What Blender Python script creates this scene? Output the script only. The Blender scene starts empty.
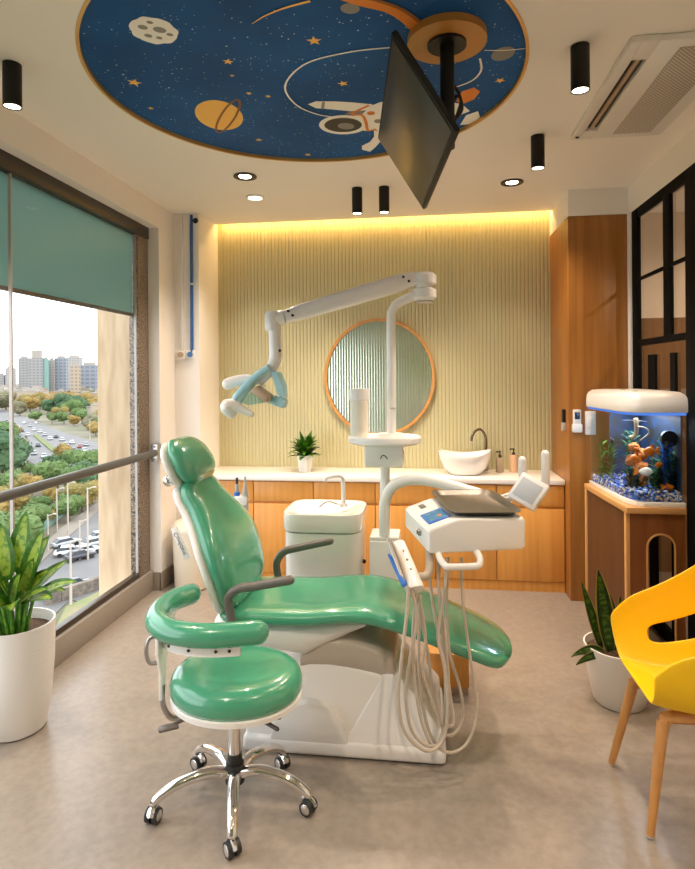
import bpy, bmesh, math, random
from mathutils import Vector, Matrix
random.seed(7)
C = bpy.context.scene.collection
R = math.radians
PI = math.pi

# ------------------------------------------------------------------ materials
def S(r, g, b):
    f = lambda c: (c/255/12.92) if c/255 <= .04045 else ((c/255+.055)/1.055)**2.4
    return (f(r), f(g), f(b), 1)

def mat(name, col, rough=.5, metal=0, coat=0, spec=.5, noise=None, bump=None, emit=None, alpha=None, sheen=0):
    m = bpy.data.materials.new(name); m.use_nodes = True
    nt = m.node_tree; p = nt.nodes['Principled BSDF']
    p.inputs['Base Color'].default_value = col
    p.inputs['Roughness'].default_value = rough
    p.inputs['Metallic'].default_value = metal
    p.inputs['Coat Weight'].default_value = coat
    p.inputs['Coat Roughness'].default_value = .05
    p.inputs['Specular IOR Level'].default_value = spec
    if sheen: p.inputs['Sheen Weight'].default_value = sheen
    if emit:
        p.inputs['Emission Color'].default_value = emit[0]; p.inputs['Emission Strength'].default_value = emit[1]
    if noise:      # (scale, second colour, detail)
        tc = nt.nodes.new('ShaderNodeTexCoord'); n = nt.nodes.new('ShaderNodeTexNoise'); mp = nt.nodes.new('ShaderNodeMapping')
        sc = noise[0]
        mp.inputs['Scale'].default_value = sc if isinstance(sc, tuple) else (sc, sc, sc)
        n.inputs['Scale'].default_value = 1; n.inputs['Detail'].default_value = noise[2] if len(noise) > 2 else 4
        r = nt.nodes.new('ShaderNodeValToRGB')
        r.color_ramp.elements[0].position = .35; r.color_ramp.elements[1].position = .65
        r.color_ramp.elements[0].color = noise[1]; r.color_ramp.elements[1].color = col
        nt.links.new(tc.outputs['Object'], mp.inputs[0]); nt.links.new(mp.outputs[0], n.inputs['Vector'])
        nt.links.new(n.outputs[0], r.inputs[0]); nt.links.new(r.outputs[0], p.inputs['Base Color'])
    if bump:       # (scale, strength, distance)
        tc = nt.nodes.new('ShaderNodeTexCoord'); n = nt.nodes.new('ShaderNodeTexNoise'); mp = nt.nodes.new('ShaderNodeMapping')
        sc = bump[0]
        mp.inputs['Scale'].default_value = sc if isinstance(sc, tuple) else (sc, sc, sc)
        n.inputs['Scale'].default_value = 1; n.inputs['Detail'].default_value = 3
        b = nt.nodes.new('ShaderNodeBump'); b.inputs['Strength'].default_value = bump[1]; b.inputs['Distance'].default_value = bump[2]
        nt.links.new(tc.outputs['Object'], mp.inputs[0]); nt.links.new(mp.outputs[0], n.inputs['Vector'])
        nt.links.new(n.outputs[0], b.inputs['Height']); nt.links.new(b.outputs[0], p.inputs['Normal'])
    return m

def glassmat(name, tint=(1, 1, 1, 1), refl=.08, rough=0.0):
    m = bpy.data.materials.new(name); m.use_nodes = True; nt = m.node_tree
    for n in list(nt.nodes): nt.nodes.remove(n)
    out = nt.nodes.new('ShaderNodeOutputMaterial'); t = nt.nodes.new('ShaderNodeBsdfTransparent'); g = nt.nodes.new('ShaderNodeBsdfGlossy')
    t.inputs[0].default_value = tint; g.inputs['Roughness'].default_value = rough
    f = nt.nodes.new('ShaderNodeFresnel'); f.inputs[0].default_value = 1.45
    mu = nt.nodes.new('ShaderNodeMath'); mu.operation = 'MULTIPLY'; mu.inputs[1].default_value = refl/.04*.5
    mx = nt.nodes.new('ShaderNodeMixShader')
    gm_ = nt.nodes.new('ShaderNodeNewGeometry'); iv = nt.nodes.new('ShaderNodeMath'); iv.operation = 'SUBTRACT'; iv.inputs[0].default_value = 1; m3 = nt.nodes.new('ShaderNodeMath'); m3.operation = 'MULTIPLY'; m3.use_clamp = True
    nt.links.new(gm_.outputs['Backfacing'], iv.inputs[1]); nt.links.new(iv.outputs[0], m3.inputs[0])
    nt.links.new(f.outputs[0], mu.inputs[0]); nt.links.new(mu.outputs[0], m3.inputs[1]); nt.links.new(m3.outputs[0], mx.inputs[0])
    nt.links.new(t.outputs[0], mx.inputs[1]); nt.links.new(g.outputs[0], mx.inputs[2]); nt.links.new(mx.outputs[0], out.inputs[0])
    return m

def woodmat(name, c1, c2, scale=(28, 28, 1.2), rough=.4):
    m = mat(name, c1, rough, noise=(scale, c2, 6))
    nt = m.node_tree; p = nt.nodes['Principled BSDF']
    ramp = [n for n in nt.nodes if n.type == 'VALTORGB'][0]
    ramp.color_ramp.elements[0].position = .3; ramp.color_ramp.elements[1].position = .7
    return m

def emat(name, col, st):
    m = bpy.data.materials.new(name); m.use_nodes = True; nt = m.node_tree
    for n in list(nt.nodes): nt.nodes.remove(n)
    out = nt.nodes.new('ShaderNodeOutputMaterial'); e = nt.nodes.new('ShaderNodeEmission')
    e.inputs[0].default_value = col; e.inputs[1].default_value = st
    nt.links.new(e.outputs[0], out.inputs[0]); return m

# ------------------------------------------------------------------ mesh helpers
def cr(pts, n=8, closed=False):
    """smooth curve through points"""
    P = [Vector(p) for p in pts]; out = []
    L = len(P); rng = range(L if closed else L-1)
    for i in rng:
        if closed: a, b, c, d = P[(i-1) % L], P[i], P[(i+1) % L], P[(i+2) % L]
        else: a, b, c, d = P[max(i-1, 0)], P[i], P[i+1], P[min(i+2, L-1)]
        for k in range(n):
            t = k/n
            out.append(.5*((2*b)+(c-a)*t+(2*a-5*b+4*c-d)*t*t+(3*b-a-3*c+d)*t**3))
    if not closed: out.append(P[-1])
    return out

class B:
    def __init__(s): s.bm = bmesh.new()
    def add(s, t, mi=0):
        if mi is not None:
            for f in t.faces: f.material_index = mi
        me = bpy.data.meshes.new('t'); t.to_mesh(me); t.free(); s.bm.from_mesh(me); bpy.data.meshes.remove(me); return s
    def box(s, lo, hi, bev=0, mi=0, seg=2, rot=0, tilt=None):
        t = bmesh.new(); bmesh.ops.create_cube(t, size=1)
        c = [(a+b)/2 for a, b in zip(lo, hi)]; d = [abs(b-a) for a, b in zip(lo, hi)]
        for v in t.verts: v.co = Vector((v.co.x*d[0], v.co.y*d[1], v.co.z*d[2]))
        if bev: bmesh.ops.bevel(t, geom=list(t.edges), offset=min(bev, min(d)*.49), segments=seg, profile=.5, affect='EDGES')
        M = Matrix.Translation(c) @ (tilt if tilt else Matrix.Rotation(rot, 4, 'Z'))
        t.transform(M); return s.add(t, mi)
    def obox(s, c, dims, M3, bev=0, mi=0, seg=2):
        t = bmesh.new(); bmesh.ops.create_cube(t, size=1)
        for v in t.verts: v.co = Vector((v.co.x*dims[0], v.co.y*dims[1], v.co.z*dims[2]))
        if bev: bmesh.ops.bevel(t, geom=list(t.edges), offset=min(bev, min(dims)*.49), segments=seg, profile=.5, affect='EDGES')
        t.transform(Matrix.Translation(c) @ M3.to_4x4()); return s.add(t, mi)
    def loft(s, secs, caps=True, closed=True, mi=0, ring=False):
        t = bmesh.new(); V = [[t.verts.new(p) for p in sec] for sec in secs]
        n = len(V[0]); L = len(V)
        for i in range(L if ring else L-1):
            a, b = V[i], V[(i+1) % L]
            for j in range(n if closed else n-1):
                k = (j+1) % n
                try: t.faces.new((a[j], a[k], b[k], b[j]))
                except ValueError: pass
        if caps and not ring:
            for q in (V[0][::-1], V[-1]):
                try: t.faces.new(q)
                except ValueError: pass
        bmesh.ops.recalc_face_normals(t, faces=t.faces)
        return s.add(t, mi)
    def tube(s, pts, r, seg=12, closed=False, mi=0, sx=1, caps=True, round_end=False):
        P = [Vector(p) for p in pts]; L = len(P)
        rr = r if isinstance(r, (list, tuple)) else [r]*L
        if round_end and not closed:
            d0 = (P[0]-P[1]).normalized(); d1 = (P[-1]-P[-2]).normalized(); a0, a1 = rr[0], rr[-1]
            pre = [(P[0]+d0*a0*math.sin(x), a0*math.cos(x)) for x in (1.5, 1.2, .8, .4)]
            post = [(P[-1]+d1*a1*math.sin(x), a1*math.cos(x)) for x in (.4, .8, 1.2, 1.5)]
            P = [p for p, _ in pre]+P+[p for p, _ in post]; rr = [q for _, q in pre]+list(rr)+[q for _, q in post]; L = len(P)
        secs = []; T = None; N = None
        for i in range(L):
            if closed: tg = (P[(i+1) % L]-P[i-1])
            else: tg = P[min(i+1, L-1)]-P[max(i-1, 0)]
            tg = tg.normalized() if tg.length > 1e-9 else (T or Vector((0, 0, 1)))
            if N is None:
                N = Vector((0, 0, 1)) if abs(tg.z) < .9 else Vector((0, 1, 0))
            N = (N-tg*N.dot(tg)).normalized(); Bn = tg.cross(N); T = tg
            secs.append([P[i]+(N*math.cos(2*PI*k/seg)+Bn*sx*math.sin(2*PI*k/seg))*rr[i] for k in range(seg)])
        return s.loft(secs, caps=caps, mi=mi, ring=closed)
    def cyl(s, p0, p1, r0, r1=None, seg=24, mi=0): return s.tube([p0, p1], [r0, r0 if r1 is None else r1], seg, mi=mi)
    def lathe(s, prof, c=(0, 0, 0), seg=40, sx=1, sy=1, mi=0, ang=None, caps=False):
        secs = []
        for r, z in prof:
            secs.append([Vector((c[0]+sx*r*math.cos(2*PI*k/seg), c[1]+sy*r*math.sin(2*PI*k/seg), c[2]+z)) for k in range(seg)])
        return s.loft(secs, caps=caps, mi=mi)
    def prism(s, poly, h0, h1, axis='z', bev=0, mi=0, seg=2):
        t = bmesh.new()
        f = {'z': lambda a, b, h: (a, b, h), 'y': lambda a, b, h: (a, h, b), 'x': lambda a, b, h: (h, a, b)}[axis]
        lo = [t.verts.new(f(a, b, h0)) for a, b in poly]; hi = [t.verts.new(f(a, b, h1)) for a, b in poly]
        n = len(poly); t.faces.new(lo); t.faces.new(hi[::-1])
        for i in range(n): t.faces.new((lo[i], hi[i], hi[(i+1) % n], lo[(i+1) % n]))
        bmesh.ops.recalc_face_normals(t, faces=t.faces)
        if bev: bmesh.ops.bevel(t, geom=list(t.edges), offset=bev, segments=seg, profile=.5, affect='EDGES')
        return s.add(t, mi)
    def ball(s, c, r, sub=2, mi=0, jit=0, seed=0):
        t = bmesh.new(); bmesh.ops.create_icosphere(t, subdivisions=sub, radius=1)
        rr = r if isinstance(r, (tuple, list)) else (r, r, r); g = random.Random(seed)
        for v in t.verts:
            k = 1+jit*g.uniform(-1, 1); v.co = Vector((c[0]+v.co.x*rr[0]*k, c[1]+v.co.y*rr[1]*k, c[2]+v.co.z*rr[2]*k))
        return s.add(t, mi)
    def poly(s, pts, mi=0):
        t = bmesh.new(); t.faces.new([t.verts.new(p) for p in pts]); return s.add(t, mi)
    def leaf(s, base, dirv, up, length, width, bend=.3, n=8, mi=0, fold=.15, thick=.0012, two=False):
        """a pointed blade: midrib bends towards gravity"""
        d = Vector(dirv).normalized(); u = Vector(up); side = d.cross(u)
        side = side.normalized() if side.length > 1e-6 else Vector((1, 0, 0)); nrm = side.cross(d).normalized()
        t = bmesh.new(); rows = []; p = Vector(base); st = length/n
        for i in range(n+1):
            x = i/n; w = width*(math.sin(PI*min(1, x*.93+.07)**.85))**.8*.5
            if i == n: w = width*.01
            a = nrm*fold*w
            rows.append([t.verts.new(p-side*w+a), t.verts.new(p-side*w*.5+a*.4), t.verts.new(p), t.verts.new(p+side*w*.5+a*.4), t.verts.new(p+side*w+a)])
            ang = bend*st/length*1.6; d2 = (d-Vector((0, 0, 1))*ang).normalized(); p = p+d2*st; d = d2; nrm = side.cross(d).normalized()
        for i in range(n):
            for j in range(4):
                f = t.faces.new((rows[i][j], rows[i][j+1], rows[i+1][j+1], rows[i+1][j]))
                if two and j in (1, 2) and 0 < i < n-1: f.material_index = 1
        bmesh.ops.solidify(t, geom=list(t.faces), thickness=thick)
        return s.add(t, None if two else mi)

def wloc(o):
    v = Vector((0, 0, 0))
    while o: v += o.location; o = o.parent
    return v

def build(name, b, m, parent=None, smooth=38, base=None, local=False):
    bm = b.bm
    me = bpy.data.meshes.new(name)
    loc = Vector((0, 0, 0))
    if parent is not None:
        if not local:
            off = wloc(parent)
            for v in bm.verts: v.co -= off
    else:
        if base is None:
            xs = [v.co.x for v in bm.verts]; ys = [v.co.y for v in bm.verts]; zs = [v.co.z for v in bm.verts]
            base = ((min(xs)+max(xs))/2, (min(ys)+max(ys))/2, min(zs))
        loc = Vector(base)
        for v in bm.verts: v.co -= loc
    bm.to_mesh(me); bm.free()
    for x in (m if isinstance(m, (list, tuple)) else [m]): me.materials.append(x)
    if smooth:
        me.polygons.foreach_set('use_smooth', [True]*len(me.polygons)); me.set_sharp_from_angle(angle=R(smooth))
    o = bpy.data.objects.new(name, me); C.objects.link(o); o.location = loc
    if parent is not None: o.parent = parent
    return o

def tag(o, label=None, cat=None, group=None, kind=None):
    if label: o['label'] = label
    if cat: o['category'] = cat
    if group: o['group'] = group
    if kind: o['kind'] = kind
    return o

def thing(name, label, cat, loc, group=None):
    o = bpy.data.objects.new(name, None); C.objects.link(o); o.location = loc; o.empty_display_size = .05
    return tag(o, label, cat, group)

def struct(name, b, m, parent=None, smooth=30):
    o = build(name, b, m, parent, smooth)
    if parent is None: o['kind'] = 'structure'
    return o

def copy_tree(o, parent=None):
    c = o.copy(); C.objects.link(c); c.parent = parent
    for ch in list(o.children): copy_tree(ch, c)
    return c

def superell(c, a, b, ax, bx, n=24, e=2.6):
    """closed rounded section: centre c, half sizes a along ax, b along bx"""
    out = []
    for k in range(n):
        t = 2*PI*k/n; ct, st = math.cos(t), math.sin(t)
        out.append(Vector(c)+Vector(ax)*(a*math.copysign(abs(ct)**(2/e), ct))+Vector(bx)*(b*math.copysign(abs(st)**(2/e), st)))
    return out

# ------------------------------------------------------------------ palette
M = {}
M['wall'] = mat('wall_paint', (.87, .83, .78, 1), .75, bump=(60, .03, .002))
M['ceil'] = mat('ceiling_paint', (.93, .89, .84, 1), .8, bump=(50, .02, .002))
M['floor'] = mat('floor_vinyl', (.318, .268, .222, 1), .30, noise=(34, (.27, .228, .19, 1), 10), bump=(90, .04, .001))
M['skirt'] = mat('skirting_grey', S(150, 138, 125), .5)
M['slat'] = mat('slat_sage', (.52, .475, .275, 1), .5)
M['wood'] = woodmat('cabinet_wood', (.78, .37, .085, 1), (.64, .28, .055, 1))
M['wood_dark'] = woodmat('pillar_wood', (.42, .175, .034, 1), (.27, .095, .016, 1), (24, 24, .9), .35)
M['wood_leg'] = woodmat('leg_wood', (.62, .30, .09, 1), (.50, .22, .06, 1), (40, 40, 3), .4)
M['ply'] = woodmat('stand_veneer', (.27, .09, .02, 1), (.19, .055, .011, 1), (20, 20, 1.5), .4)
M['plyshade'] = woodmat('stand_side_shade', (.12, .045, .012, 1), (.085, .03, .008, 1), (20, 20, 1.5), .55)  # darker copy of the stand veneer: shade of the side put into the colour
M['plyedge'] = mat('stand_edge', (.62, .32, .11, 1), .5)
M['top'] = mat('worktop_white', (.86, .82, .76, 1), .25)
M['white'] = mat('white_plastic', (.82, .80, .775, 1), .3, coat=.3)
M['cream'] = mat('cream_plastic', (.74, .64, .50, 1), .45)
M['ceramic'] = mat('ceramic_white', (.85, .82, .78, 1), .12, coat=.6)
M['grey'] = mat('grey_plastic', (.45, .42, .39, 1), .4)
M['dgrey'] = mat('armrest_grey', (.145, .128, .115, 1), .35)
M['black'] = mat('black_paint', (.010, .009, .008, 1), .45, spec=.3)
M['frameblack'] = mat('frame_black', (.004, .004, .004, 1), .7, spec=.08)
M['rubber'] = mat('black_rubber', (.02, .02, .02, 1), .5)
M['green'] = mat('green_leatherette', (.062, .315, .185, 1), .24, coat=.75, spec=.5, bump=(7, .10, .01))
M['chrome'] = mat('chrome', (.78, .76, .74, 1), .08, 1)
M['steel'] = mat('steel', (.42, .40, .38, 1), .28, 1)
M['railm'] = mat('rail_metal', (.10, .105, .105, 1), .4, .3)
M['traymetal'] = mat('tray_metal', (.16, .145, .13, 1), .33, .9)
M['bronze'] = mat('bronze_frame', (.045, .032, .022, 1), .35, .3)
M['granite'] = mat('granite', (.36, .27, .20, 1), .35, noise=(85, (.03, .025, .02, 1), 2))
M['sillm'] = mat('sill_stone', (.30, .27, .235, 1), .4)
M['blind'] = mat('blind_teal', (.24, .38, .345, 1), .35)
def _tr():
    nt = M['blind'].node_tree; p = nt.nodes['Principled BSDF']; o = [n for n in nt.nodes if n.type == 'OUTPUT_MATERIAL'][0]
    t = nt.nodes.new('ShaderNodeBsdfTranslucent'); t.inputs[0].default_value = (.34, .50, .46, 1); a = nt.nodes.new('ShaderNodeMixShader'); a.inputs[0].default_value = .5
    nt.links.new(p.outputs[0], a.inputs[1]); nt.links.new(t.outputs[0], a.inputs[2]); nt.links.new(a.outputs[0], o.inputs[0])
_tr()
M['glass'] = glassmat('window_glass', (1, 1, 1, 1), .012)
M['tankglass'] = glassmat('tank_glass', (.98, .99, 1, 1), .04)
M['water'] = glassmat('tank_water', (.88, .95, 1.0, 1), .004)
M['darkglass'] = glassmat('partition_glass', (.80, .75, .68, 1), .10)
M['hose'] = mat('hose_grey', (.50, .43, .35, 1), .4)
M['yellow'] = mat('yellow_plastic', (.95, .57, .003, 1), .36)
M['pot'] = mat('pot_white', (.78, .74, .69, 1), .5, bump=((4, 4, 60), .35, .006))
M['soil'] = mat('soil', (.06, .032, .018, 1), .9, noise=(60, (.14, .07, .035, 1)), bump=(90, .8, .01))
M['gold'] = mat('gold_trim', (.75, .42, .12, 1), .35, .4)
M['blue'] = mat('blue_pipe', (.03, .12, .36, 1), .35)
M['bluetip'] = mat('blue_tip', (.02, .16, .60, 1), .35)
M['lampblue'] = mat('lamp_blue', (.38, .66, .76, 1), .25, coat=.4)
M['lampclear'] = glassmat('lamp_clear_blue', (.62, .82, .92, 1), .12)
M['tan'] = mat('tan_plastic', (.45, .32, .22, 1), .4)
M['lampon'] = emat('lamp_glow', (1, .86, .66, 1), 9)
M['led'] = emat('led_warm', (1, .62, .20, 1), 4.5)
M['ledblue'] = emat('led_blue', (.10, .26, .85, 1), .9)
M['screenblue'] = mat('screen_blue', (.03, .12, .22, 1), .2, emit=((.10, .30, .48, 1), .35))
M['screengrey'] = mat('screen_grey', (.50, .52, .55, 1), .25)
M['tv'] = mat('tv_screen', (.05, .045, .035, 1), .28, spec=.5)
M['concrete'] = mat('facade_concrete', (.58, .44, .29, 1), .8, noise=((14, 14, 2.2), (.44, .31, .19, 1), 8))

# leaf with pale midrib markings
def leafmat(name, c1, c2, sc=9, p0=.45, p1=.6):
    m = mat(name, c1, .4, noise=(sc, c2, 3)); nt = m.node_tree
    r = [n for n in nt.nodes if n.type == 'VALTORGB'][0]; r.color_ramp.elements[0].position = p0; r.color_ramp.elements[1].position = p1
    return m
M['leaf'] = leafmat('leaf_green', (.06, .19, .015, 1), (.10, .27, .02, 1), 30)
M['leafpale'] = leafmat('leaf_pale', (.42, .54, .08, 1), (.16, .33, .03, 1), (45, 45, 45), .38, .52)
M['leafdark'] = leafmat('leaf_dark', (.03, .10, .012, 1), (.015, .05, .01, 1), 20)
M['leafstreak'] = leafmat('leaf_streak', (.14, .27, .04, 1), (.03, .10, .012, 1), (30, 30, 60))
M['leafedge'] = mat('leaf_edge', (.50, .42, .12, 1), .5)
M['leaffern'] = leafmat('leaf_bright', (.15, .36, .03, 1), (.06, .20, .018, 1), 30)

# ================================================================== THE ROOM
LS = 2.0
b = B(); b.box((-2.15, -1.6, -.1), (1.42, 5.0, 0)); struct('floor', b, M['floor'])

# ceiling with the round recess
def ceiling():
    b = B(); t = bmesh.new(); cx, cy, r = -.503, 2.592, .945
    x0, x1, y0, y1 = -2.1, 1.5, -1.6, 4.845
    angs = sorted([2*PI*k/96 for k in range(96)]+[math.atan2(y-cy, x-cx) % (2*PI) for x in (x0, x1) for y in (y0, y1)])
    inn, out, up = [], [], []
    for a in angs:
        c, s = math.cos(a), math.sin(a)
        k = min([q for q in ((x1-cx)/c if c > 1e-9 else 9e9, (x0-cx)/c if c < -1e-9 else 9e9, (y1-cy)/s if s > 1e-9 else 9e9, (y0-cy)/s if s < -1e-9 else 9e9) if q > 0])
        inn.append(t.verts.new((cx+r*c, cy+r*s, 2.9))); out.append(t.verts.new((cx+k*c, cy+k*s, 2.9))); up.append(t.verts.new((cx+r*c, cy+r*s, 2.945)))
    n = len(angs)
    for i in range(n):
        j = (i+1) % n
        t.faces.new((inn[i], inn[j], out[j], out[i])); t.faces.new((inn[i], up[i], up[j], inn[j]))
    b.add(t)
    b.box((x0, y0, 2.955), (x1, 5.05, 3.05))
    b.box((x0, 4.83, 2.9005), (x1, 4.845, 2.955))
    return struct('ceiling', b, M['ceil'], smooth=30)
ceiling()
b = B(); b.lathe([(.9445, 2.898), (.9445, 2.942), (.932, 2.942), (.932, 2.898), (.9445, 2.898)], (-.503, 2.592, 0), 96)
struct('trim_1', b, M['gold'])

# walls
b = B()
b.box((-2.15, .2, 2.725), (-1.97, 4.216, 2.96)); b.box((-2.15, 4.216, 0), (-1.97, 5.05, 2.96)); b.box((-2.15, -1.6, 0), (-1.97, .2, 2.96))
b.box((-1.975, 4.49, 0), (-1.765, 5.05, 2.96))
struct('wall_left', b, M['wall'])
b = B()   # fluted back wall: rounded slats with grooves
def flutes():
    t = bmesh.new(); x = -1.775; p = .0305; rows = []
    prof = [(0, .0055), (.0035, .0055), (.005, .0015), (.010, 0), (.0245, 0), (.029, .002)]
    pts = []
    while x < 1.04:
        for dx, dy in prof: pts.append((x+dx, 4.93+dy))
        x += p
    for q in pts: rows.append((t.verts.new((q[0], q[1], .70)), t.verts.new((q[0], q[1], 2.955))))
    for i in range(len(rows)-1): t.faces.new((rows[i][0], rows[i+1][0], rows[i+1][1], rows[i][1]))
    return t
b.add(flutes()); b.box((-1.775, 4.95, 0), (1.05, 5.05, 2.96))
struct('wall_back', b, M['slat'], smooth=0)
b = B(); b.box((-2.15, -1.75, 1.36), (3.0, -1.6, 3.0)); b.box((-2.15, -1.75, 0), (3.0, -1.6, 1.36), mi=1)
struct('wall_rear', b, [mat('rear_sage', S(142, 162, 88), .7), mat('rear_grey', S(140, 148, 158), .7)])
b = B()
b.box((1.42, -1.6, 2.71), (1.55, 5.05, 2.96)); b.box((1.42, -1.6, 0), (1.55, 2.2, 2.71)); b.box((1.015, 4.331, 2.716), (1.43, 5.05, 2.96)); b.box((1.42, 4.33, 0), (1.432, 5.05, 2.72))
struct('wall_right', b, M['wall'])
b = B(); b.box((1.015, 4.331, 0), (1.418, 4.95, 2.715), .003); struct('wall_pillar', b, M['wood_dark'])
b = B(); b.box((-1.98, 4.207, 0), (-1.963, 4.497, .135), .003); b.box((-2.03, 4.207, 0), (-1.97, 4.216, .135)); b.box((-1.97, 4.482, 0), (-1.765, 4.492, .135), .003)
b.box((-1.977, -1.59, 0), (-1.962, .2, .12)); struct('baseboard_left', b, M['skirt'])
# LED profile in the cove
b = B(); b.box((-1.762, 4.874, 2.934), (1.04, 4.89, 2.944)); b.box((-1.742, 4.905, 2.95), (-1.735, 4.915, 2.952))
tag(build('cove_light_strip', b, M['led']), 'warm LED strip glowing in the ceiling cove above the fluted wall', 'light strip')

# big window on the left
b = B()
b.box((-2.15, .2, 0), (-2.03, 4.216, .15), .004)
wsill = None
win = thing('window_1', None, None, (-2.09, 2.2, .15)); win['kind'] = 'structure'
b2 = B(); b2.box((-2.125, .2, 2.64), (-2.045, 4.214, 2.735), .004); b2.box((-2.10, .2, .15), (-2.055, 4.05, .185), .003); b2.box((-2.12, .2, .15), (-2.05, .26, 2.64))
struct('window_frame', b2, M['bronze'], win)
struct('window_sill', b, M['sillm'], win)
b = B(); b.box((-2.125, 4.052, .15), (-2.055, 4.214, 2.64), .003); struct('window_jamb', b, M['granite'], win)
b = B(); b.box((-2.079, .26, .18), (-2.071, 4.045, 2.64)); struct('window_glass', b, M['glass'], win, 0)
b = B(); b.box((-2.083, 2.740, .18), (-2.066, 2.750, 2.64)); b.box((-2.083, 4.044, .18), (-2.066, 4.052, 2.64)); b.box((-2.083, 1.40, .18), (-2.066, 1.413, 2.64)); struct('window_joint', b, M['grey'], win)
b = B()
b.box((-2.099, .3, 2.06), (-2.095, 4.045, 2.662))
bl = thing('roller_blind', 'teal roller blind pulled partway down behind the big window', 'blind', (-2.1, 2.2, 2.06))
build('blind_fabric', b, M['blind'], bl, 0)
b = B(); b.box((-2.107, .3, 2.045), (-2.09, 4.045, 2.068), .003); build('bottom_rail', b, M['dgrey'], bl)
rail = thing('safety_rail', 'round steel safety rail running across the big window', 'railing', (-1.985, 2.2, 1.04))
b = B(); b.cyl((-1.985, .22, 1.04), (-1.985, 4.155, 1.04), .026, seg=20); build('rail_tube', b, M['railm'], rail)
b = B(); b.box((-2.012, 4.152, .975), (-1.958, 4.212, 1.105), .004); br = build('bracket_plate', b, M['steel'], rail)
for z in (.993, 1.087):
    b = B(); b.cyl((-1.985, 4.150, z), (-1.985, 4.154, z), .008, seg=12); build('screw', b, M['dgrey'], br)
b = B(); b.box((-2.497, 4.26, -4), (-2.13, 4.75, 4.2), .005); struct('wall_facade', b, M['concrete'])

# black framed glass partition on the right
pw = thing('window_2', None, None, (1.45, 3.3, 0)); pw['kind'] = 'structure'
yl = [4.269, 4.155, 3.74, 3.639, 3.441, 3.14]
def bars(ps, z0, z1, x0=1.421, x1=1.442):
    b = B()
    for y0, y1 in ps: b.box((x0, min(y0, y1), z0), (x1, max(y0, y1), z1), .002)
    return b
b = bars([(yl[0], yl[1]), (yl[4], yl[5]), (2.2, 2.28)], 0, 2.71)
b2 = bars([(yl[2], yl[3]), (2.7, 2.75)], 1.794, 2.66)
for z0, z1 in ((2.645, 2.71), (1.785, 1.825), (0, .09)):
    b.box((1.4212, 2.2, z0), (1.4418, yl[0], z1), .002)
zb = 2.232
b.box((1.424, 2.2, zb-.010), (1.44, yl[0], zb+.010))
for p0, p1 in ((647, 653), (669, 673)):
    pass
b.box((1.425, 3.887, 0), (1.440, 4.003, 1.72)); b.box((1.425, 3.59, 0), (1.440, 3.66, 1.72))
struct('partition_frame', b, M['frameblack'], pw); struct('partition_mullion', b2, M['frameblack'], pw)
b = B(); b.box((1.440, 2.25, .05), (1.446, yl[0], 2.68)); struct('partition_glass', b, M['darkglass'], pw, 0)
b = B(); b.box((1.412, yl[0]+.002, 0), (1.432, 4.332, 2.71)); struct('trim_2', b, M['wall'])
# the passage behind the glass
b = B(); b.box((1.42, -1.6, -.1), (3.1, 5.2, 0)); struct('floor_passage', b, M['floor'])
b = B(); b.box((1.55, -1.6, 2.9), (3.1, 5.2, 3.0)); struct('ceiling_passage', b, M['ceil'])
b = B(); b.box((2.95, -1.6, 0), (3.1, 5.2, 2.9)); struct('wall_passage', b, M['wall'])
b = B(); b.box((1.55, 5.05, 2.05), (2.95, 5.2, 2.9)); b.box((1.55, 5.05, 0), (2.95, 5.2, 2.05), mi=1); struct('wall_passage_end', b, [M['wall'], woodmat('passage_wood', (.24, .14, .07, 1), (.16, .09, .04, 1), (20, 20, 1))])

# services on the corner pier
t = thing('gas_supply_pipe', 'blue gas pipe running down the white corner pier to an outlet', 'pipe', (-1.829, 4.48, 1.80))
b = B(); b.cyl((-1.822, 4.478, 1.80), (-1.819, 4.478, 2.885), .0125, seg=14); build('pipe_tube', b, M['blue'], t)
b = B()
b.box((-1.843, 4.462, 2.33), (-1.80, 4.492, 2.345), .002); build('pipe_clip', b, M['white'], t)
b = B(); b.box((-1.868, 4.468, 1.745), (-1.798, 4.491, 1.815), .004); o = build('outlet_plate', b, M['white'], t)
b = B(); b.cyl((-1.833, 4.458, 1.78), (-1.833, 4.47, 1.78), .022, seg=20); build('outlet_port', b, M['blue'], o)
t = thing('cable_trunking', 'slim white cable trunking with a socket, beside the blue pipe', 'trunking', (-1.905, 4.48, 1.80))
b = B(); b.box((-1.915, 4.474, 1.80), (-1.893, 4.491, 2.885), .002); build('trunking_cover', b, M['white'], t)
b = B(); b.box((-1.945, 4.468, 1.745), (-1.875, 4.491, 1.815), .004); o = build('socket_plate', b, M['white'], t)
b = B(); b.cyl((-1.91, 4.458, 1.78), (-1.91, 4.47, 1.78), .022, seg=20); build('socket_port', b, M['tan'], o)
t = thing('wall_camera', 'small white camera with a black lens, high on the corner pier', 'camera', (-1.777, 4.47, 2.83))
b = B(); b.box((-1.80, 4.462, 2.80), (-1.752, 4.492, 2.868), .008); build('camera_body', b, M['white'], t)
b = B(); b.ball((-1.777, 4.459, 2.834), (.022, .014, .022), 3); build('camera_lens', b, M['black'], t)

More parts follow.
